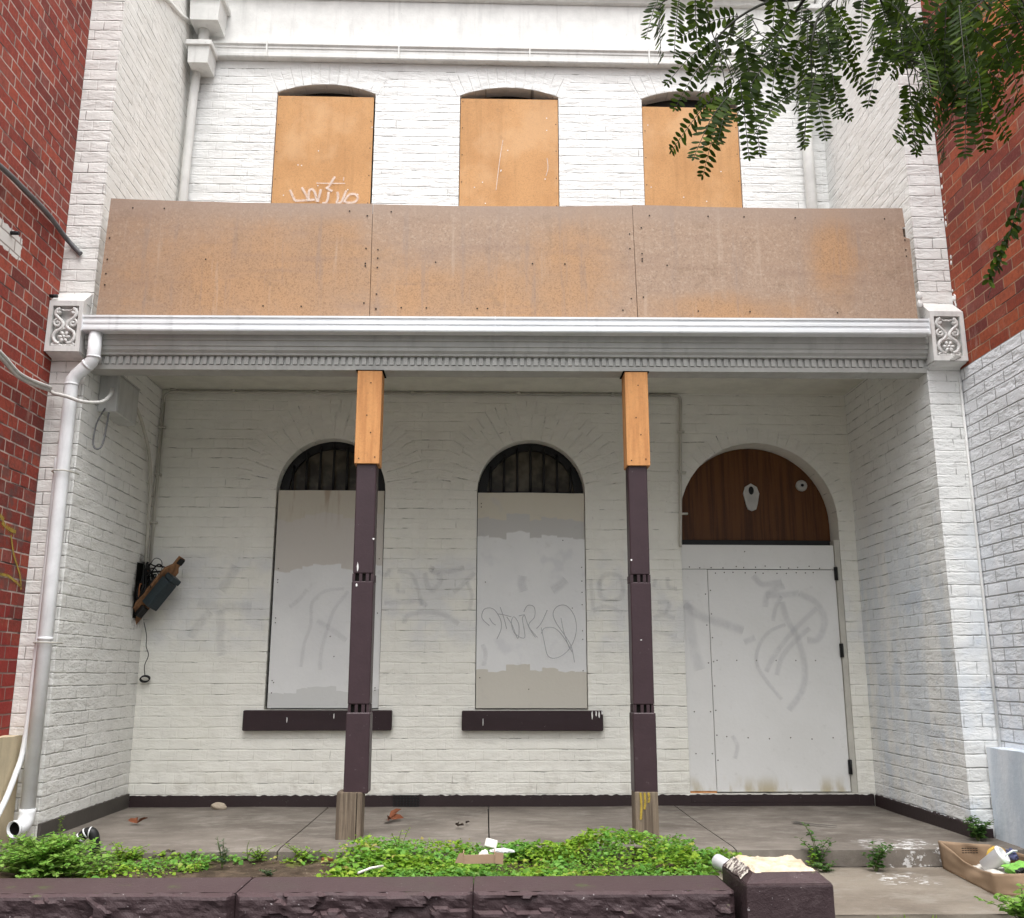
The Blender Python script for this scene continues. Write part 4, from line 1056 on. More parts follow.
for (px, py) in ((11, 233), (50, 296)):
    bm = B(); q = atX(px, py, -XP); tube(bm, [q, q+Vector((.05, 0, 0))], .013, 8)
    obj('wall_bolt', bm, MT['iron'], nb)

nr = thing('brick_building', (6, 0, ZB), 'orange-red brick neighbouring building on the right, its lower wall painted white', 'building')
bm = B(); box(bm, XP+.002, 9, -3.35, 6, 2.99, 9.0); obj('wall', bm, MT['red_r'], nr, label='bare red brick upper wall')
bm = B(); box(bm, XP+.001, 9, -3.352, 6, ZB-.05, 2.99); obj('wall', bm, MT['white_nb'], nr, label='white painted lower brick wall with dark open joints')
bm = B(); prism(bm, [[(-3.36, ZB), (YF-.02, ZB), (YF-.02, .46)]+[(YF-.02-1.84*i/30, .462+.006*mnoise.noise(Vector((i*.8, 5, 0)))) for i in range(31)]], 'x', 3.032, XP+.001)
g = G('bluish_render'); P = g.pos(); n = g.noise(g.vscale(P, (1, 3, .8)), 2.2, 5, .65)
g.base(g.mix(g.sm(n, .35, .68), (.70, .74, .79), (.52, .585, .66)), .75, .25); g.bump(g.m('MULTIPLY', g.noise(P, 30, 4), .003))
obj('plinth', bm, g.mat, nr)
bm = B(); q = atX(990, 700, 3.10)
tube(bm, [(XP-.012, YF-.008, 2.93), (XP-.010, YF-.008, 1.9), (XP-.012, YF-.008, 1.2), (XP-.02, YF-.022, .46)], .009, 8)
for v in bm.verts: v.co += Vector((.006*mnoise.noise(v.co*9), .006*mnoise.noise(v.co*8), 0))
obj('joint_fillet', bm, MT['trim'], house)
bm = B()
rr = random.Random(3)
for i in range(26):
    q = atX(rr.uniform(942, 962), 0, XP); zz = rr.uniform(3.4, 5.2); yy = YF-.01-rr.uniform(0, .03)
    t = B(); bmesh.ops.create_icosphere(t, subdivisions=1, radius=rr.uniform(.008, .02))
    for v in t.verts: v.co = Vector((v.co.x*.35, v.co.y*.7, v.co.z*1.3))+Vector((XP-.001, yy, zz))
    merge(bm, t)
obj('paint_drips', bm, MT['whitespot'], nr, kind='stuff')

# ================================================================== LOW STONE WALL AND PIER
stone = B()
joints = [-3.12, -1.29, -.215, .985]
YT0, YT1, ZT = -3.075, -2.745, -.055
for a, b in zip(joints, joints[1:]):
    a += .0015; b -= .0015; L = b-a; n = int(L/.014)
    box(stone, a, b, YT0+.012, YT1, ZB-.03, ZT-.075)
    def top(u, s, a=a, b=b):
        x = a+(b-a)*u
        y = YT1+(YT0-YT1)*s; e = min(u, 1-u)*(b-a)
        z = ZT+.003*mnoise.noise(Vector((x*4, y*4, 0)))-(.004 if e < .004 else 0)
        return Vector((x, y, z))
    ngrid(stone, top, n, 8)
    ngrid(stone, lambda u, s, a=a, b=b: Vector((a+(b-a)*u, YT1, ZT-.08*s)), 4, 1)
    for xe in (a, b): ngrid(stone, lambda u, s, xe=xe: Vector((xe, YT1+(YT0-YT1)*u, ZT-.08*s)), 4, 1)
    def face(u, s, a=a, b=b):
        x = a+(b-a)*u; z = ZT-.22*s
        e = min(u, 1-u)*(b-a); m_ = min(1, e/.03)*min(1, s/.06)
        p = Vector((x*5.2, z*9, 3.1))
        dd, pts = mnoise.voronoi(p+Vector((.35*mnoise.noise(p*1.3), .35*mnoise.noise(p*1.7+Vector((4, 0, 0))), 0)))
        c = pts[0]; hsh = mnoise.noise(c*3.7); h2 = mnoise.noise(c*5.1+Vector((9, 0, 0))); h3 = mnoise.noise(c*4.3+Vector((0, 7, 0)))
        rel = p-c
        k = .028+.03*hsh+.035*(h2*rel.x+h3*rel.y)+.010*mnoise.noise(p*2.3)+.005*mnoise.noise(p*5.5)
        top_edge = .006*mnoise.noise(Vector((x*20, 0, 0))) if s < .01 else 0
        return Vector((x, YT0-m_*max(-.012, k), z+top_edge))
    ngrid(stone, face, n, 20, smooth=False)
obj('stone_wall', stone, MT['bluestone'], label='low rock-faced stone garden wall painted dark aubergine along the bottom of the yard', cat='wall', fixn=True)
bm = B()
def ptop(i): pass
cx0, cx1, cy0, cy1 = 1.025, 1.415, -3.16, -2.70
base_ = [(cx0-.01, cy0), (cx1+.005, cy0), (cx1+.005, cy1), (cx0-.01, cy1)]
box(bm, cx0-.005, cx1+.005, cy0, cy1, ZB-.03, -.0135, .012, seg=2)
zt_ = .03
inner = [(cx0+.045, cy0+.055), (cx1-.045, cy0+.075), (cx1-.04, cy1-.05), (cx0+.04, cy1-.04)]
lo = [bm.verts.new((x, y, -.012)) for x, y in ((cx0, cy0+.008), (cx1, cy0+.008), (cx1, cy1-.008), (cx0, cy1-.008))]
hi = [bm.verts.new((x, y, zt_-.002)) for x, y in inner]
for i in range(4): bm.faces.new((lo[i], lo[(i+1) % 4], hi[(i+1) % 4], hi[i]))
obj_p = thing('gate_pier', ((cx0+cx1)/2, (cy0+cy1)/2, ZB), 'squat aubergine stone gate pier with a broken raw cream top', 'pier')
obj('shaft', bm, MT['bluestone'], obj_p)
bm = B()
def cap(u, s):
    a = Vector(inner[0]+(0,)).lerp(Vector(inner[1]+(0,)), u); b = Vector(inner[3]+(0,)).lerp(Vector(inner[2]+(0,)), u)
    p = a.lerp(b, s); e = min(u, 1-u, s, 1-s)
    p.x += .012*mnoise.noise(Vector((u*6, s*6, 1))); p.y += .014*mnoise.noise(Vector((u*6, s*6, 7)))
    p.z = zt_-.004+min(1, e*14)*(.012+.012*mnoise.noise(Vector((u*5, s*5, 0)))+.007*mnoise.noise(Vector((u*14, s*14, 3))))
    return p
ngrid(bm, cap, 30, 30, smooth=False)
obj('broken_top', bm, MT['cap_break'], obj_p)
bm = B()
def bare(u, v):
    e = min(u, 1-u, v, 1-v); y = cy0+.10+(cy1-cy0-.15)*v+.03*mnoise.noise(Vector((u*4, v*4, 2)))
    uu = -.04+1.10*u+.16*mnoise.noise(Vector((u*5, v*7, 9)))*(1 if u < .5 else .2)
    return Vector((cx0-.002+.045*uu, y, -.010+.040*uu+.003+min(1, e*10)*(.006+.006*mnoise.noise(Vector((u*6, v*9, 4))))))
ngrid(bm, bare, 14, 24, smooth=False)
obj('bare_stone', bm, MT['flake'], obj_p)

# ================================================================== PLANTS
def leaf(bm, p, dirv, nrm, L, W, mi=0, fold=.15, tip=.6):
    d = dirv.normalized(); s = d.cross(nrm); s = s.normalized() if s.length > 1e-6 else Vector((1, 0, 0)); n_ = s.cross(d)
    a = bm.verts.new(p); b = bm.verts.new(p+d*L*.45+s*W/2+n_*W*fold); c = bm.verts.new(p+d*L-n_*L*.08); e = bm.verts.new(p+d*L*.45-s*W/2+n_*W*fold); m_ = bm.verts.new(p+d*L*.5)
    b2 = bm.verts.new(p+d*L*.78+s*W*.33+n_*W*fold*.6); e2 = bm.verts.new(p+d*L*.78-s*W*.33+n_*W*fold*.6)
    for q in ((a, m_, b), (m_, c, b2), (m_, b2, b), (a, e, m_), (m_, e2, c), (m_, e, e2)):
        f = bm.faces.new(q); f.material_index = mi; f.smooth = False
def rvec(r, up=.6):
    v = Vector((r.gauss(0, 1), r.gauss(0, 1), r.gauss(0, 1))).normalized(); v.z = abs(v.z)+up; return v.normalized()
def clump(bm, r, c, rad, hgt, n, L, mi=0, squash=1.0):
    for _ in range(n):
        a = r.uniform(0, 2*PI); q = math.sqrt(r.random())*rad
        x, y = c[0]+q*math.cos(a), c[1]+q*math.sin(a)*squash
        top = hgt*math.sqrt(max(0, 1-(q/rad)**2))
        z = c[2]+top*(r.random()**.45)
        ll = L*r.uniform(.6, 1.25); nr = rvec(r, 1.0)
        a2 = r.uniform(0, 2*PI); d_ = Vector((math.cos(a2), math.sin(a2), r.uniform(-.5, .25)))
        leaf(bm, Vector((x, y, z)), d_, nr, ll, ll*r.uniform(.62, .85), mi)

# spreading weed carpet (nobody could count it)
rr = random.Random(21)
bm = B()
def density(x, y):
    n1 = mnoise.noise(Vector((x*2.1, y*3.0, 8)))
    v = 0
    if -1.02 < x < 1.02: v = 1.05
    elif 1.02 <= x < 1.42: v = .8
    if x < -.85: v = max(0, .9-(abs(x+.85))*4)
    if -2.3 < x < -1.55 and y > -2.25: v = max(v, .42)
    if -2.45 < x < -1.75 and y > -2.5: v = max(v, .3)
    if -1.7 < x < -1.08 and y < -1.98: v = -.5
    if -1.5 < x < -1.1 and y > -1.98: v = max(v, .4)
    return v-.12+.75*n1+.4*mnoise.noise(Vector((x*7, y*8, 3)))
def mound(x, y):
    h = .04+.045*mnoise.noise(Vector((x*3.1, y*3.1, 2)))
    h += .13*math.exp(-((x-.58)/.30)**2-((y+2.1)/.32)**2)
    h += .05*math.exp(-((x+.25)/.5)**2-((y+2.05)/.25)**2)
    h += .09*math.exp(-((x+.82)/.22)**2-((y+2.02)/.2)**2)
    h += .06*math.exp(-((x-1.0)/.3)**2-((y+2.05)/.3)**2)
    h += .035*mnoise.noise(Vector((x*8, y*8, 12)))
    if x < -1.1: h *= .6
    return max(.015, h)
cnt = 0
while cnt < 14000:
    x, y = rr.uniform(-2.5, 1.42), rr.uniform(-2.74, -1.80)
    if x > 1.0 and y < -2.12: continue
    if rr.random() > density(x, y): continue
    patch = mnoise.noise(Vector((x*3.3, y*3.3, 20)))
    L = (.021 if patch < -.1 else (.029 if patch < .2 else .040))*rr.uniform(.55, 1.3)
    hb = mound(x, y); z = (bed_h(x, y) if x < 1.04 else -.175)+hb*(rr.random()**.5)+rr.uniform(-.01, .02)
    a2 = rr.uniform(0, 2*PI)
    leaf(bm, Vector((x, y, z)), Vector((math.cos(a2), math.sin(a2), rr.uniform(-.45, .3))), rvec(rr, 1.1), L, L*rr.uniform(.65, .95))
    cnt += 1
obj('weeds', bm, MT['weed_mixed'], kind='stuff', label='carpet of bright green low weeds filling the garden bed', cat='ground cover', fixn=False)

def plant(name, label, c, spec, mat_, seed, group=None, cat='plant'):
    """spec: list of stems (dx,dy,h,nleaf,L); each plant has stems and leaves as parts"""
    r = random.Random(seed)
    o = thing(name, c, label, cat, group)
    sb, lb = B(), B()
    c = Vector(c)
    for dx, dy, h, nl, L in spec:
        tipv = c+Vector((dx, dy, h)); midp = c+Vector((dx*.35+r.uniform(-.01, .01), dy*.35, h*.6))
        P = spline([c+Vector((dx*.05, dy*.05, 0)), midp, tipv], 6)
        tube(sb, P, .0028, 5, taper=.5)
        for i in range(nl):
            t = .15+.85*(i+r.random())/nl; q = P[min(len(P)-1, int(t*(len(P)-1)+.5))]
            a = i*2.4+r.uniform(-.4, .4)
            ll = L*(1.15-.55*t)*r.uniform(.75, 1.2)
            dv = Vector((math.cos(a), math.sin(a), r.uniform(-.2, .5)))
            leaf(lb, q, dv, rvec(r, 1.2), ll, ll*r.uniform(.5, .7))
    obj('stems', sb, MT['stem'], o); obj('leaves', lb, mat_, o, fixn=False)
    return o
# big bush at the foot of the downpipe
r = random.Random(4); sp = []
for i in range(170):
    a = r.uniform(0, 2*PI); q = math.sqrt(r.random())
    dx, dy = .40*q*math.cos(a), .26*q*math.sin(a)
    sp.append((dx, dy, .20*math.sqrt(max(.05, 1-q*q))+r.uniform(-.01, .03), 20, .050))
p = atZ(50, 872, -.12)
plant('leafy_weed', 'big bright green leafy bush heaped below the open end of the white downpipe', (p.x, -2.36, -.13), sp, MT['bush'], 1, cat='bush')
def fan(r, n, spread, h, nl, L): return [(r.uniform(-spread, spread), r.uniform(-spread, spread)*.6, h*r.uniform(.55, 1.05), nl, L) for _ in range(n)]
r = random.Random(11)
def pl(px, py, Z_, n, spread, h, nl, L, m_, label, name='weed_plant'):
    p = atZ(px, py, Z_)
    if Z_ not in (-.088, -.10): p.y = min(p.y, -1.91)
    plant(name, label, (p.x, p.y, Z_), fan(r, n, spread, h, nl, L), MT[m_], int(px*7+py), 'separate weeds round the garden bed')
pl(222, 868, -.13, 7, .05, .15, 12, .026, 'bluegreen', 'small grey-green spiky weed alone at the edge of the bare soil')
pl(262, 858, -.13, 8, .10, .08, 9, .03, 'weed', 'low green weed tuft against the slab in front of the left floor joint')
pl(305, 857, -.13, 9, .11, .09, 10, .03, 'weed', 'low rounded weed just left of the left post foot')
pl(268, 876, -.13, 7, .07, .035, 8, .024, 'bluegreen', 'tiny pale weed on bare soil behind the stone wall')
pl(402, 852, -.12, 4, .06, .20, 12, .03, 'weed', 'taller sprig standing out of the carpet right of the left post')
pl(815, 866, -.185, 6, .10, .24, 15, .042, 'darkweed', 'tall thin dark weed at the slab edge behind the gate pier')
pl(800, 862, -.185, 4, .05, .12, 9, .03, 'weed', 'short yellow-green weed beside the tall thin one behind the gate pier')
pl(826, 872, -.188, 8, .10, .06, 9, .034, 'darkweed', 'low dark weed on the path against the right side of the gate pier')
pl(876, 872, -.188, 10, .13, .16, 14, .042, 'darkweed', 'dark green weed rooted under the slab edge in the middle of the path')
pl(978, 841, -.088, 14, .12, .14, 16, .042, 'darkweed', 'dark bushy weed in the corner behind the cardboard box')
pl(1022, 921, -.188, 14, .17, .14, 16, .05, 'bush', 'bright green weed in the bottom right corner in front of the cardboard box')
pl(60, 838, -.10, 2, .03, .17, 12, .02, 'weed', 'thin wispy seedling against the left skirting')
pl(120, 864, -.13, 14, .15, .10, 12, .035, 'weed', 'green weed clump right of the black pipe fitting')
pl(255, 853, -.12, 2, .05, .10, 5, .01, 'stem', 'dry bare stalk beside the slab edge')
# grass tuft line at path front
bm = B()
for i in range(500):
    x = r.uniform(1.45, 3.0); y = -2.965+r.uniform(-.02, .015)
    if mnoise.noise(Vector((x*3, 0, 0))) < .05: continue
    leaf(bm, Vector((x, y, -.25)), Vector((r.gauss(0, .5), r.gauss(0, .5), 1)), Vector((0, -1, .2)), r.uniform(.02, .07), .008)
obj('grass', bm, MT['weed'], kind='stuff', label='thin grass along the crack between path and footpath', cat='grass', fixn=False)

# ================================================================== LITTER
# cardboard box
def P3(px, py, Z_): return atZ(px, py, Z_)
zb = -.186
A = Vector((2.515, -1.905, zb)); Bc = Vector((2.455, -2.50, zb)); 
A = Vector((2.50, -1.93, zb)); Bq = Vector((2.50, -2.50, zb)); 
bx = thing('cardboard_box', (2.8, -2.2, zb), 'open crumpled brown cardboard box of rubbish on the path by the right wall', 'box')
ob = [Vector((2.505, -1.90, zb)), Vector((2.445, -2.60, zb)), Vector((2.80, -2.66, zb)), Vector((2.86, -1.97, zb))]
tp = [Vector((2.49, -1.90, -.035)), Vector((2.425, -2.63, -.075)), Vector((2.84, -2.66, -.05)), Vector((2.78, -1.95, -.05))]
bm = B()
for i in range(4):
    a, b, c, d_ = ob[i], ob[(i+1) % 4], tp[(i+1) % 4], tp[i]
    side = (b-a).cross(Vector((0, 0, 1))).normalized()
    def wall(u, s, a=a, b=b, c=c, d_=d_, i=i, side=side):
        p = a.lerp(b, u).lerp(d_.lerp(c, u), s)
        m_ = math.sin(u*PI)
        p -= side*(.03*m_*s*(1 if i in (0, 1) else .3))
        p += side*.02*mnoise.noise(Vector((u*4, s*2, i*5)))*m_
        if i == 0: p.z -= .045*(math.sin(min(1, u*1.0)*PI)**1.3)*s
        if i == 1: p.z -= .015*m_*s
        return p
    ngrid(bm, wall, 16, 8)
bmesh.ops.remove_doubles(bm, verts=bm.verts[:], dist=.002)
o = obj('sides', bm, [MT['card'], MT['card_in']], bx)
md = o.modifiers.new('Solidify', 'SOLIDIFY'); md.thickness = .005; md.material_offset = 0
bm = B(); ngrid(bm, lambda u, s: ob[0].lerp(ob[1], u).lerp(ob[3].lerp(ob[2], u), s)+Vector((0, 0, .004)), 6, 6); obj('bottom', bm, MT['card_in'], bx)
bm = B()
for i, (dx, dz) in enumerate(((.0, 0), (.0, .012), (.0, .024))):
    for j in range(6): box(bm, 2.60+j*.016, 2.612+j*.016, -1.96, -1.957, -.095+dz, -.09+dz)
obj('printed_lines', bm, MT['screw'], bx)
def cup(name, label, base_, dirv, L, r0, r1, lid=True, straw=False, m_='cupwhite', group=None):
    dirv = Vector(dirv).normalized(); q = Vector((0, 0, 1)).rotation_difference(dirv).to_matrix().to_4x4()
    T = Matrix.Translation(base_) @ q
    o = thing(name, base_, label, 'cup', group)
    bm = B(); lathe(bm, [(0, 0), (r0, 0), (r1, L), (r1+.003, L+.002), (r1+.003, L-.003)] + ([] if lid else [(r1-.002, L-.003), (r0-.002, .004), (0, .004)]), 22, 0, T)
    obj('body', bm, MT[m_], o)
    if lid:
        bm = B(); lathe(bm, [(r1+.003, L-.004), (r1+.006, L-.002), (r1+.006, L+.005), (r1-.002, L+.007), (r1-.004, L+.013), (r1-.012, L+.014), (r1-.014, L+.008), (0, L+.008)], 22, 0, T); obj('lid', bm, MT['cupwhite'], o)
    if straw:
        bm = B(); tube(bm, [T @ Vector((.01, 0, L*.9)), T @ Vector((.012, .004, L+.06)), T @ Vector((.03, .006, L+.075))], .005, 8); obj('straw', bm, MT['cupwhite'], o)
    return o
cup('paper_cup', 'white takeaway cup with lid and straw tipped inside the cardboard box', (2.58, -2.24, -.115), (.55, -.5, .52), .12, .034, .048, True, True)
bm = B(); r = random.Random(8)
def crumple(bm, c, sx, sy, sz, seed, mi=0, sub=3):
    t = B(); bmesh.ops.create_icosphere(t, subdivisions=sub, radius=1)
    for v in t.verts:
        k = 1+.45*mnoise.noise(v.co*2.2+Vector((seed, 0, 0)))+.25*mnoise.noise(v.co*5+Vector((0, seed, 0)))
        v.co = Vector((v.co.x*sx*k, v.co.y*sy*k, v.co.z*sz*k))+Vector(c)
    merge(bm, t, mi)
bm = B(); crumple(bm, (2.70, -2.40, -.10), .08, .08, .035, 1); obj('plastic_bag', bm, MT['limebag'], label='crumpled lime green plastic bag in the cardboard box', cat='bag')
bm = B(); crumple(bm, (2.66, -2.60, -.07), .05, .03, .03, 2); crumple(bm, (2.66, -2.52, -.10), .05, .05, .03, 9); obj('black_wrapper', bm, MT['wire'], label='black wrapper hanging over the front edge of the cardboard box', cat='wrapper')
bm = B(); tube(bm, [Vector((2.72+.05*math.cos(t), -2.12, -.09+.05*math.sin(t))) for t in [i*PI/10-.3 for i in range(12)]], .012, 8); obj('yellow_wrapper', bm, MT['yellow'], label='arched yellow wrapper standing at the back of the cardboard box', cat='wrapper')
bm = B(); crumple(bm, (2.79, -2.15, -.07), .022, .05, .03, 4); obj('blue_wrapper', bm, MT['bluewrap'], label='blue wrapper against the right side of the cardboard box', cat='wrapper')
bm = B(); crumple(bm, (2.63, -2.25, -.15), .12, .22, .03, 6); obj('crumpled_paper', bm, MT['paper'], label='crumpled white paper filling the cardboard box', cat='paper')
q = atZ(727, 872, -.05)
cup('paper_cup', 'plain white cup lying on its side on the low stone wall beside the gate pier', (q.x-.03, -2.62, -.012), (.36, -.75, -.12), .10, .036, .033, False)
# carton tray among the weeds
bm = B(); p = atZ(478, 862, -.0); z0 = -.008
x0, x1 = p.x-.075, p.x+.085; y0 = p.y
box(bm, x0, x1, y0, y0+.005, z0, z0+.042); box(bm, x0, x0+.004, y0+.006, y0+.10, z0+.004, z0+.05); box(bm, x1-.004, x1, y0+.006, y0+.10, z0, z0+.05); box(bm, x0, x1, y0+.0055, y0+.10, z0+.004, z0+.008)
prism(bm, [[(x1, z0+.002), (x1+.04, z0-.004), (x1+.042, z0+.048), (x1, z0+.054)]], 'y', y0-.012, y0-.008)
prism(bm, [[(x0, z0+.005), (x0-.04, z0+.006), (x0-.02, z0+.05), (x0, z0+.053)]], 'y', y0-.004, y0-.001)
for v in bm.verts: v.co.z += .05*(v.co.x-p.x)*.3
obj('carton', bm, MT['card'], label='flattened brown carton lying on the weeds behind the stone wall', cat='carton')
bm = B(); crumple(bm, atZ(484, 856, 0.0), .03, .02, .03, 12, 0, 2); obj('paper_scrap', bm, MT['paper'], label='crumpled white scrap sticking up behind the brown carton', cat='paper')
p = atZ(490, 842, .03); bm = B(); box(bm, p.x-.025, p.x+.04, p.y-.015, p.y+.02, .0, .045, .004, rot=Matrix.Translation(p) @ Matrix.Rotation(.25, 4, 'Y') @ Matrix.Rotation(-.4, 4, 'X') @ Matrix.Translation(-p)); obj('paper_carton', bm, MT['paper'], label='small cream carton lodged in the weeds at the middle floor joint', cat='carton')
p = atZ(502, 851, .03); bm = B(); crumple(bm, p, .06, .025, .012, 15, 0, 3); obj('plastic_wrapper', bm, MT['cupwhite'], label='white plastic wrapper on the weeds right of the brown carton', cat='wrapper')
p, q = atZ(358, 873, -.03), atZ(383, 866, -.02); bm = B(); tube(bm, [p, (p+q)/2+Vector((0, 0, .006)), q], .006, 6); obj('stick', bm, MT['paper'], label='pale straight stick lying on the weeds behind the stone wall', cat='stick')
p = atZ(327, 858, -.10); bm = B(); box(bm, p.x-.03, p.x+.035, p.y-.012, p.y+.012, -.115, -.098, .004); obj('brick_chip', bm, MT['rust'], label='small red brick chip on bare soil left of the left post', cat='rubble')
p = atZ(220, 809, ZF); bm = B(); t = B(); bmesh.ops.create_icosphere(t, subdivisions=3, radius=.04)
for v in t.verts: v.co = Vector((v.co.x*1.5, v.co.y*.9, v.co.z*.75))*(1+.25*mnoise.noise(v.co*30))+Vector((p.x, p.y-.03, ZF+.022))
merge(bm, t); obj('stone', bm, MT['stone'], label='pale stone on the verandah floor against the back skirting', cat='stone')
def dead_leaf(px, py, s, label, seed, m_='rust'):
    p = atZ(px, py, ZF+.01); rr = random.Random(seed); bm = B()
    for i in range(4):
        a = rr.uniform(0, 6.28); dv = Vector((math.cos(a), math.sin(a)*.7, rr.uniform(.1, .6)))
        leaf(bm, p+Vector((0, 0, .004)), dv, rvec(rr, .8), s*rr.uniform(.7, 1.1), s*.4, 0, .35)
    obj('dead_leaf', bm, MT[m_], label=label, cat='leaf', group='dead leaves on the verandah floor', fixn=False)
dead_leaf(388, 820, .13, 'curled rust-brown leaf on the verandah floor right of the left post', 1)
dead_leaf(137, 824, .09, 'small reddish curled leaf on the verandah floor near the left wall', 2)
dead_leaf(458, 827, .07, 'small dark leaf on the verandah floor left of the middle joint', 3, 'bark')
dead_leaf(466, 824, .04, 'tiny dark leaf crumb beside the small dark leaf', 4, 'bark')
dead_leaf(171, 854, .05, 'dark leaf on the slab edge above the weeds at left', 5, 'bark')
bm = B(); p = [atZ(x, y, ZF+.012) for x, y in ((793, 821.5), (812, 824), (837, 826))]
ribbon(bm, p, [.10, .03], (0, 0, 1)); obj('dark_mark', bm, MT['blot'], floor, fixn=False)  # tapering dark mark across the slab
# black banded pipe fitting
bm = B(); c0 = Vector((-2.49, -1.98, -.06))
pa = atZ(72, 840, .0); 
path = [Vector((-2.62, -1.98, -.07)), Vector((-2.54, -1.98, -.05)), Vector((-2.46, -1.98, -.005)), Vector((-2.41, -1.98, .035)), Vector((-2.375, -1.98, .03)), Vector((-2.36, -1.98, -.02)), Vector((-2.355, -1.98, -.07))]
P_ = spline(path, 5); tube(bm, P_, .028, 12)
for i in (8, 11, 14, 17): tube(bm, [P_[i], P_[i]+(P_[i+1]-P_[i])*.8], .0295, 12, 1)
crumple(bm, (-2.60, -1.98, -.065), .10, .06, .04, 22)
obj('pipe_fitting', bm, [MT['wire'], MT['cupwhite']], label='black rubber pipe fitting with white bands lying behind the leafy bush', cat='pipe')

# ================================================================== LOOSE SWITCHBOARD, CABLES
sb = thing('switchboard', (-2.78, -.12, 1.30), 'torn-off wooden switchboard hanging askew by its wires in the left corner', 'switchboard')
ang = math.radians(36)
T = Matrix.Translation((-2.785, -.18, 1.515)) @ Matrix.Rotation(ang, 4, 'Y') @ Matrix.Rotation(math.radians(56), 4, 'Z') @ Matrix.Diagonal((.74, 1, 1.12, 1))
bm = B()
lp = [(-.085, -.25), (.0, -.285), (.085, -.25), (.085, .22), (.045, .25), (.045, .32), (-.03, .32), (-.03, .25), (-.085, .2)]
prism(bm, [lp], 'y', -.012, .012); bmesh.ops.transform(bm, matrix=T, verts=bm.verts)
obj('board', bm, MT['oldboard'], sb)
bm = B(); box(bm, -.060, .070, -.115, -.013, -.07, .15, .008, seg=2); box(bm, -.05, .075, -.125, -.02, .152, .19, .006); box(bm, -.045, .05, -.122, -.116, -.05, .06, .003); box(bm, -.03, .03, -.121, -.116, .09, .13, .002); tube(bm, spline([(.066, -.06, -.03), (.085, -.06, .0), (.085, -.05, .1), (.066, -.05, .14)], 5), .008, 6)
bmesh.ops.transform(bm, matrix=T, verts=bm.verts); obj('meter', bm, MT['slate'], sb)
bm = B(); box(bm, -.04, .04, -.06, -.013, -.17, -.09, .008); bmesh.ops.transform(bm, matrix=T, verts=bm.verts); obj('fuse_holder', bm, MT['wire'], sb)
bm = B(); box(bm, -.025, .04, -.03, -.0125, .27, .315, .004); bmesh.ops.transform(bm, matrix=T, verts=bm.verts); obj('clip', bm, MT['wire'], sb)
rr = random.Random(14); bm = B()
for i in range(34):
    a = Vector((-2.872+rr.uniform(-.01, .015), -.10+rr.uniform(-.05, .06), rr.uniform(1.66, 1.78)))
    e = T @ Vector((rr.uniform(-.09, .0), rr.uniform(.01, .03), rr.uniform(-.2, .2)))
    m1 = a.lerp(e, .3)+Vector((rr.uniform(-.02, .05), rr.uniform(-.05, .02), rr.uniform(-.12, .02))); m2 = a.lerp(e, .7)+Vector((rr.uniform(-.02, .06), rr.uniform(-.05, .02), rr.uniform(-.08, .05)))
    tube(bm, spline([a, m1, m2, e], 6), rr.choice((.0045, .006, .008)), 6, 1 if i in (3, 8, 15) else 0)
tube(bm, spline([(-2.86, -.1, 1.72), (-2.80, -.14, 1.80), (-2.74, -.15, 1.78), (-2.73, -.16, 1.70)], 6), .003, 5)
tube(bm, spline([(-2.84, -.14, 1.30), (-2.825, -.1, 1.2), (-2.835, -.06, 1.12), (-2.815, -.05, 1.05), (-2.838, -.05, .97), (-2.828, -.05, .89)], 6), .0032, 5)
for i in range(3):
    tube(bm, [Vector((-2.83+.036*math.cos(t), -.05+.01*i, .865+.022*math.sin(t)+.004*i)) for t in [k*PI/8 for k in range(17)]], .0045, 5)
obj('wires', bm, [MT['wire'], MT['redwire']], sb)

cb = B()   # cut overhead cable end, upper
tube(cb, spline([atX(-40, 135, -XP+.05), atX(0, 166, -XP+.05), atX(25, 190, -XP+.04), atX(48, 214, -XP+.03), atX(66, 238, -XP+.03), Vector((-3.01, YF-.02, 3.765))], 8), .017, 8)
obj('overhead_cable', cb, MT['cable'], label='thick grey twisted cable whose cut end rests on the left pier above the corbel', cat='cable')
cb = B()
pts = [atX(-30, 330, -XP+.05), atX(0, 357, -XP+.045), atX(20, 378, -XP+.04), Vector((-3.10, -1.56, 2.76)), Vector((-3.02, -1.66, 2.71)), Vector((-2.93, -1.68, 2.685)), Vector((-2.83, -1.64, 2.66)), Vector((-2.775, -1.50, 2.70)), Vector((-2.77, -1.38, 2.78)), Vector((-2.80, -1.28, 2.86))]
tube(cb, spline(pts, 8), .0125, 8)
tube(cb, spline([p+Vector((.012, -.01, .018)) for p in pts[:4]], 8), .012, 8)
obj('service_cable', cb, MT['cable_w'], label='pale service cable looping in front of the downpipe to the meter box', cat='cable')
cb = B(); tube(cb, spline([Vector((-2.84, -1.27, 2.72)), Vector((-2.865, -1.32, 2.60)), Vector((-2.86, -1.36, 2.45)), Vector((-2.82, -1.38, 2.40)), Vector((-2.80, -1.34, 2.46)), Vector((-2.81, -1.27, 2.69))], 8), .006, 6)
obj('hanging_wire', cb, MT['cable'], label='thin grey wire loop hanging below the meter box', cat='wire')

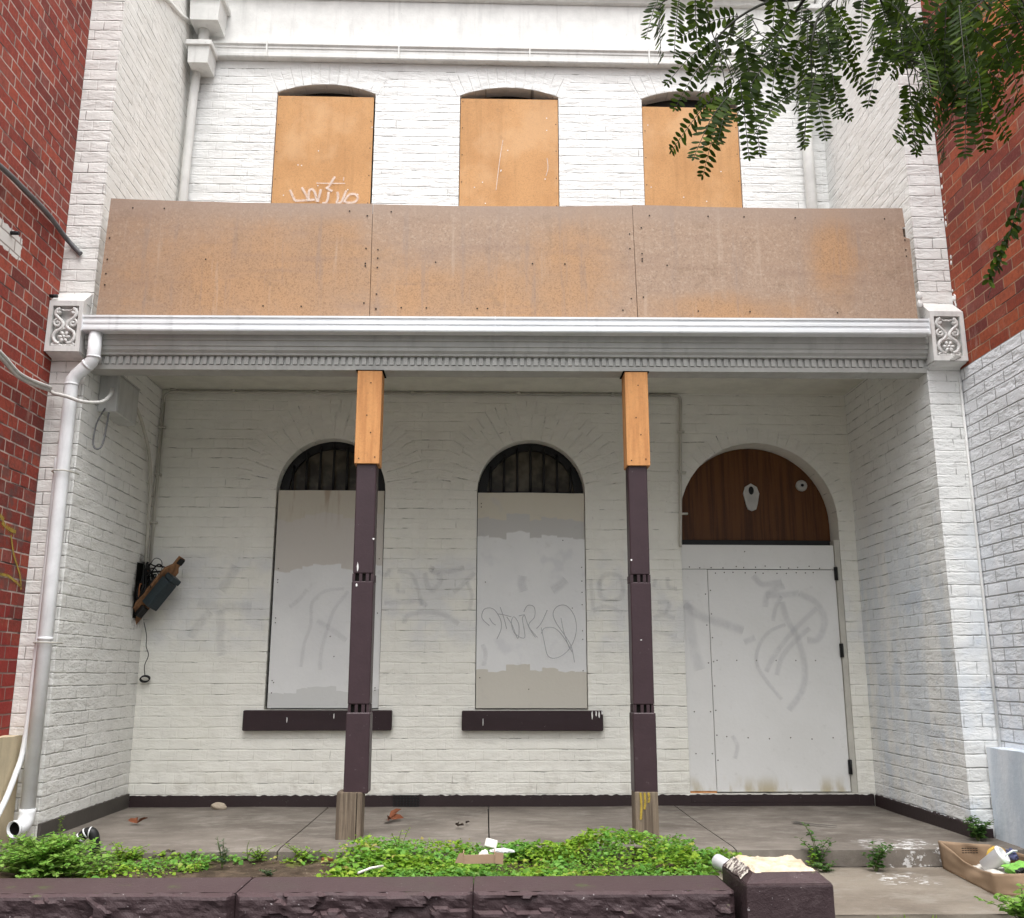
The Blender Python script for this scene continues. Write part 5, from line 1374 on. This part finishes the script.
# ================================================================== TREE
tree = thing('street_tree', (3.3, -5.6, ZB), 'dark green tree with feathery pinnate leaves hanging into the top right', 'tree')
rr = random.Random(77)
tb, cr = B(), B()
YT = -4.25
def at(px, py, Y=YT): return atY(px, py, Y)
b1 = [at(1130, -190, -4.8), at(1050, -120, -4.5), at(960, -60, -4.3), at(870, -22), at(805, -2), at(769, 2), at(738, 18), at(715, 40)]
b2 = [b1[2], at(990, 0, -4.2), at(972, 50, -4.15), at(968, 88, -4.1)]
b3 = [b1[4], at(791, 18, -4.15), at(765, 50, -4.1), at(738, 86, -4.1)]
b4 = [b1[3], at(826, 6, -4.3), at(812, 40, -4.3), at(812, 78, -4.3)]
b5 = [b1[2], at(910, -10, -4.4), at(895, 30, -4.4), at(905, 60, -4.4)]
b6 = [b1[5], at(720, -12), at(680, -6), at(660, 4)]
b7 = [b1[1], at(1060, 40, -4.0), at(1035, 160, -3.9), at(1020, 205, -3.9)]
b8 = [b1[2], at(1010, -20, -4.6), at(1030, 20, -4.6)]
tw = B()
branches = []
for b, r0 in ((b1, .013), (b2, .009), (b3, .008), (b4, .008), (b5, .009), (b6, .007), (b7, .006), (b8, .008)):
    P_ = spline(b, 8); branches += P_; tube(tw, P_, r0, 7, taper=.28)
trunk = spline([(3.3, -5.6, ZB-.1), (3.28, -5.58, 1.2), (3.2, -5.5, 2.6), (3.05, -5.35, 3.7), (2.7, -5.1, 4.4), tuple(b1[0])], 6)
tube(tb, trunk, .13, 14, taper=.11)
tube(tb, spline([(3.2, -5.5, 2.6), (3.7, -5.9, 4.2), (3.9, -6.3, 6.0), (4.3, -6.6, 7.5)], 6), .08, 10, taper=.3)
tube(tb, spline([(3.05, -5.35, 3.7), (3.0, -5.2, 5.2), (2.6, -5.3, 6.6)], 6), .06, 10, taper=.3)
obj('trunk', tb, MT['bark'], tree)
def frond(p, e, roll, ls=1.0, droop=.04, sp_=.0205):
    p, e = Vector(p), Vector(e); L = (e-p).length
    mid = (p+e)/2+Vector((0, 0, droop*L*2))
    P_ = spline([p, mid, e], 10)
    tube(tw, P_, .0024, 4, taper=.5)
    n = max(5, int(L/sp_)); 
    for i in range(n+1):
        t = .06+.94*i/n; k = min(len(P_)-2, int(t*(len(P_)-1))); q = P_[k].lerp(P_[k+1], t*(len(P_)-1)-k)
        d = (P_[k+1]-P_[k]).normalized()
        toc = (CAM-q).normalized(); s0 = d.cross(toc).normalized()
        s_ = Matrix.Rotation(roll+rr.uniform(-.2, .2), 3, d) @ s0; nn = d.cross(s_)
        ll = .045*ls*(.65+.5*math.sin(PI*min(1, .15+t*.85)))*rr.uniform(.85, 1.1)
        for sg in (-1, 1):
            if rr.random() < .04: continue
            dv = (s_*sg+d*.42+nn*rr.uniform(-.25, .25)).normalized()
            oval(cr, q-s_*sg*.001, dv, nn, ll, ll*.39)
        if i == n: oval(cr, q, d, nn, ll*.8, ll*.35)
def oval(bm, p, d, nrm, L, W):
    s = d.cross(nrm).normalized(); n_ = s.cross(d)
    vs = [bm.verts.new(p+d*L*a+s*W*b-n_*L*.10*a*a) for a, b in ((.03, 0), (.2, .36), (.5, .5), (.8, .38), (1, 0), (.8, -.38), (.5, -.5), (.2, -.36))]
    bm.faces.new(vs)
FR = [(662,-8,646,37),(659,8,661,58),(679,0,674,55),(695,0,697,42),(703,-10,711,24),(736,16,682,36),(715,39,667,83),(718,45,675,108),(718,48,699,108),(732,25,716,74),(735,22,724,66),(746,16,742,80),(758,30,726,86),(764,38,748,66),(734,82,672,150),(728,96,694,157),(726,100,703,175),(732,96,718,142),(740,82,749,156),(748,72,760,153),(793,92,752,138),(768,60,736,118),(789,8,781,50),(776,-4,772,42),(809,10,805,146),(816,72,803,145),(811,78,826,138),(822,4,838,116),(830,18,842,62),(803,2,800,32),(826,4,866,90),(828,38,864,92),(836,8,858,52),(824,76,850,118),(864,-6,861,34),(875,18,871,48),(889,40,868,104),(902,36,922,96),(949,108,914,148),(934,92,918,126),(951,76,943,160),(969,82,965,154),(972,84,1007,137),(976,76,1012,112),(980,56,1024,66),(770,46,790,96),(780,48,770,110),(800,40,782,92),(812,40,796,110),(816,30,828,96),(790,20,760,66),(752,36,736,70),(744,40,752,100),(956,70,930,120),(960,76,950,130),(978,60,1000,96),(975,85,985,148),(905,60,893,76),(915,40,935,80),(925,30,950,78)]
for (x0, y0, x1, y1) in FR:
    Y = YT+rr.uniform(-.22, .25)
    p = at(x0, y0, Y); e = at(x1, y1, Y+rr.uniform(-.14, .10))
    edge = rr.random() < .22
    frond(p, e, rr.uniform(1.0, 1.4) if edge else rr.uniform(-.65, .65), rr.uniform(.9, 1.1))
    nb_ = min(branches, key=lambda q: (q-p).length)
    tube(tw, [nb_, (nb_+p)/2+Vector((0, 0, .02)), p], .0022, 4)
for i in range(72):     # the dense knot of foliage at the top right
    x0 = rr.uniform(872, 1035) if i % 3 else rr.uniform(890, 965); y0 = rr.uniform(-60, 62) if i % 3 else rr.uniform(-40, 85); Y = YT+rr.uniform(-.5, .4)
    a = rr.uniform(.1, 2.6); L = rr.uniform(50, 95)
    p = at(x0, y0, Y); e = at(x0+L*math.cos(a)*.75, y0+L*math.sin(a)*.8, Y+rr.uniform(-.3, .3))
    frond(p, e, rr.uniform(-1.2, 1.2), rr.uniform(.9, 1.15))
    nb_ = min(branches, key=lambda q: (q-p).length); tube(tw, [nb_, (nb_+p)/2+Vector((0, 0, .02)), p], .0022, 4)
for i in range(26):     # above the frame over the facade
    x0 = rr.uniform(640, 900); y0 = rr.uniform(-110, -30); Y = YT+rr.uniform(-.4, .3)
    p = at(x0, y0, Y); e = at(x0+rr.uniform(-50, 50), y0+rr.uniform(20, 60)*.5, Y+rr.uniform(-.3, .3)); frond(p, e, rr.uniform(-1, 1))
for i in range(46):     # sprig down the right edge
    s = (i+.5)/46; x0 = 1036-48*s+rr.uniform(-9, 9)*(1-s*.7); y0 = 165+118*s; p = at(x0, y0, -3.9)
    for j in range(2):
        dv = Vector((rr.uniform(-1, 1), rr.uniform(-.6, .6), -.8)).normalized()
        oval(cr, p, dv, Vector((rr.uniform(-.5, .5), -1, .3)).normalized(), .042*rr.uniform(.8, 1.1), .021)
tube(tw, spline([at(1033, 160, -3.9), at(1016, 215, -3.9), at(1003, 250, -3.9), at(988, 298, -3.9)], 6), .003, 5, taper=.4)
for i in range(220):     # rest of the crown, out of the picture above the footpath
    c = Vector((3.6+rr.gauss(0, .9), -6.0+rr.gauss(0, .8), 6.2+rr.gauss(0, .9)))
    if c.x < 2.0: continue
    dv = Vector((rr.gauss(0, 1), rr.gauss(0, 1), -.6)).normalized()*.4
    frond(c, c+dv, rr.uniform(-1.5, 1.5), 1.2, .04, .03)
obj('twigs', tw, MT['twig'], tree)
obj('crown', cr, MT['treeleaf'], tree, fixn=False)

# ================================================================== LIGHT
EL, AZ = math.radians(68), math.radians(178)          # azimuth clockwise from +Y
sd = Vector((math.sin(AZ)*math.cos(EL), math.cos(AZ)*math.cos(EL), math.sin(EL)))
sl = bpy.data.lights.new('sun', 'SUN'); sl.energy = .5; sl.angle = math.radians(50); sl.color = (1, .97, .93)
so = bpy.data.objects.new('sun', sl); COL.objects.link(so); so.rotation_euler = sd.to_track_quat('Z', 'Y').to_euler(); so.location = (0, -6, 12)
wd = bpy.data.worlds.new('World'); SC.world = wd; wd.use_nodes = True
nt = wd.node_tree; bg = nt.nodes['Background']
sky = nt.nodes.new('ShaderNodeTexSky'); sky.sky_type = 'NISHITA'; sky.sun_disc = False
sky.sun_elevation = EL; sky.sun_rotation = AZ; sky.dust_density = 3.0; sky.air_density = 1.0; sky.ozone_density = 1.0
hs = nt.nodes.new('ShaderNodeHueSaturation'); hs.inputs['Saturation'].default_value = .12
nt.links.new(sky.outputs[0], hs.inputs['Color'])
# overcast: horizon dimmed far below the zenith, standing in for unseen buildings opposite
tcw = nt.nodes.new('ShaderNodeTexCoord'); sxyz = nt.nodes.new('ShaderNodeSeparateXYZ'); mr = nt.nodes.new('ShaderNodeMapRange'); mm = nt.nodes.new('ShaderNodeMix')
mm.data_type = 'RGBA'; mm.blend_type = 'MULTIPLY'; mm.inputs[0].default_value = 1
mr.inputs[1].default_value = 0; mr.inputs[2].default_value = 1; mr.inputs[3].default_value = .12; mr.inputs[4].default_value = 2.2
nt.links.new(tcw.outputs['Generated'], sxyz.inputs[0]); nt.links.new(sxyz.outputs[2], mr.inputs[0]); nt.links.new(hs.outputs[0], mm.inputs[6]); nt.links.new(mr.outputs[0], mm.inputs[7]); nt.links.new(mm.outputs[2], bg.inputs['Color'])
bg.inputs['Strength'].default_value = .15
vs = SC.view_settings; vs.view_transform = 'Standard'; vs.look = 'None'; vs.gamma = 1; vs.exposure = 1.1; vs.use_curve_mapping = False
SC.cycles.max_bounces = 8; SC.cycles.diffuse_bounces = 5; SC.cycles.transparent_max_bounces = 12
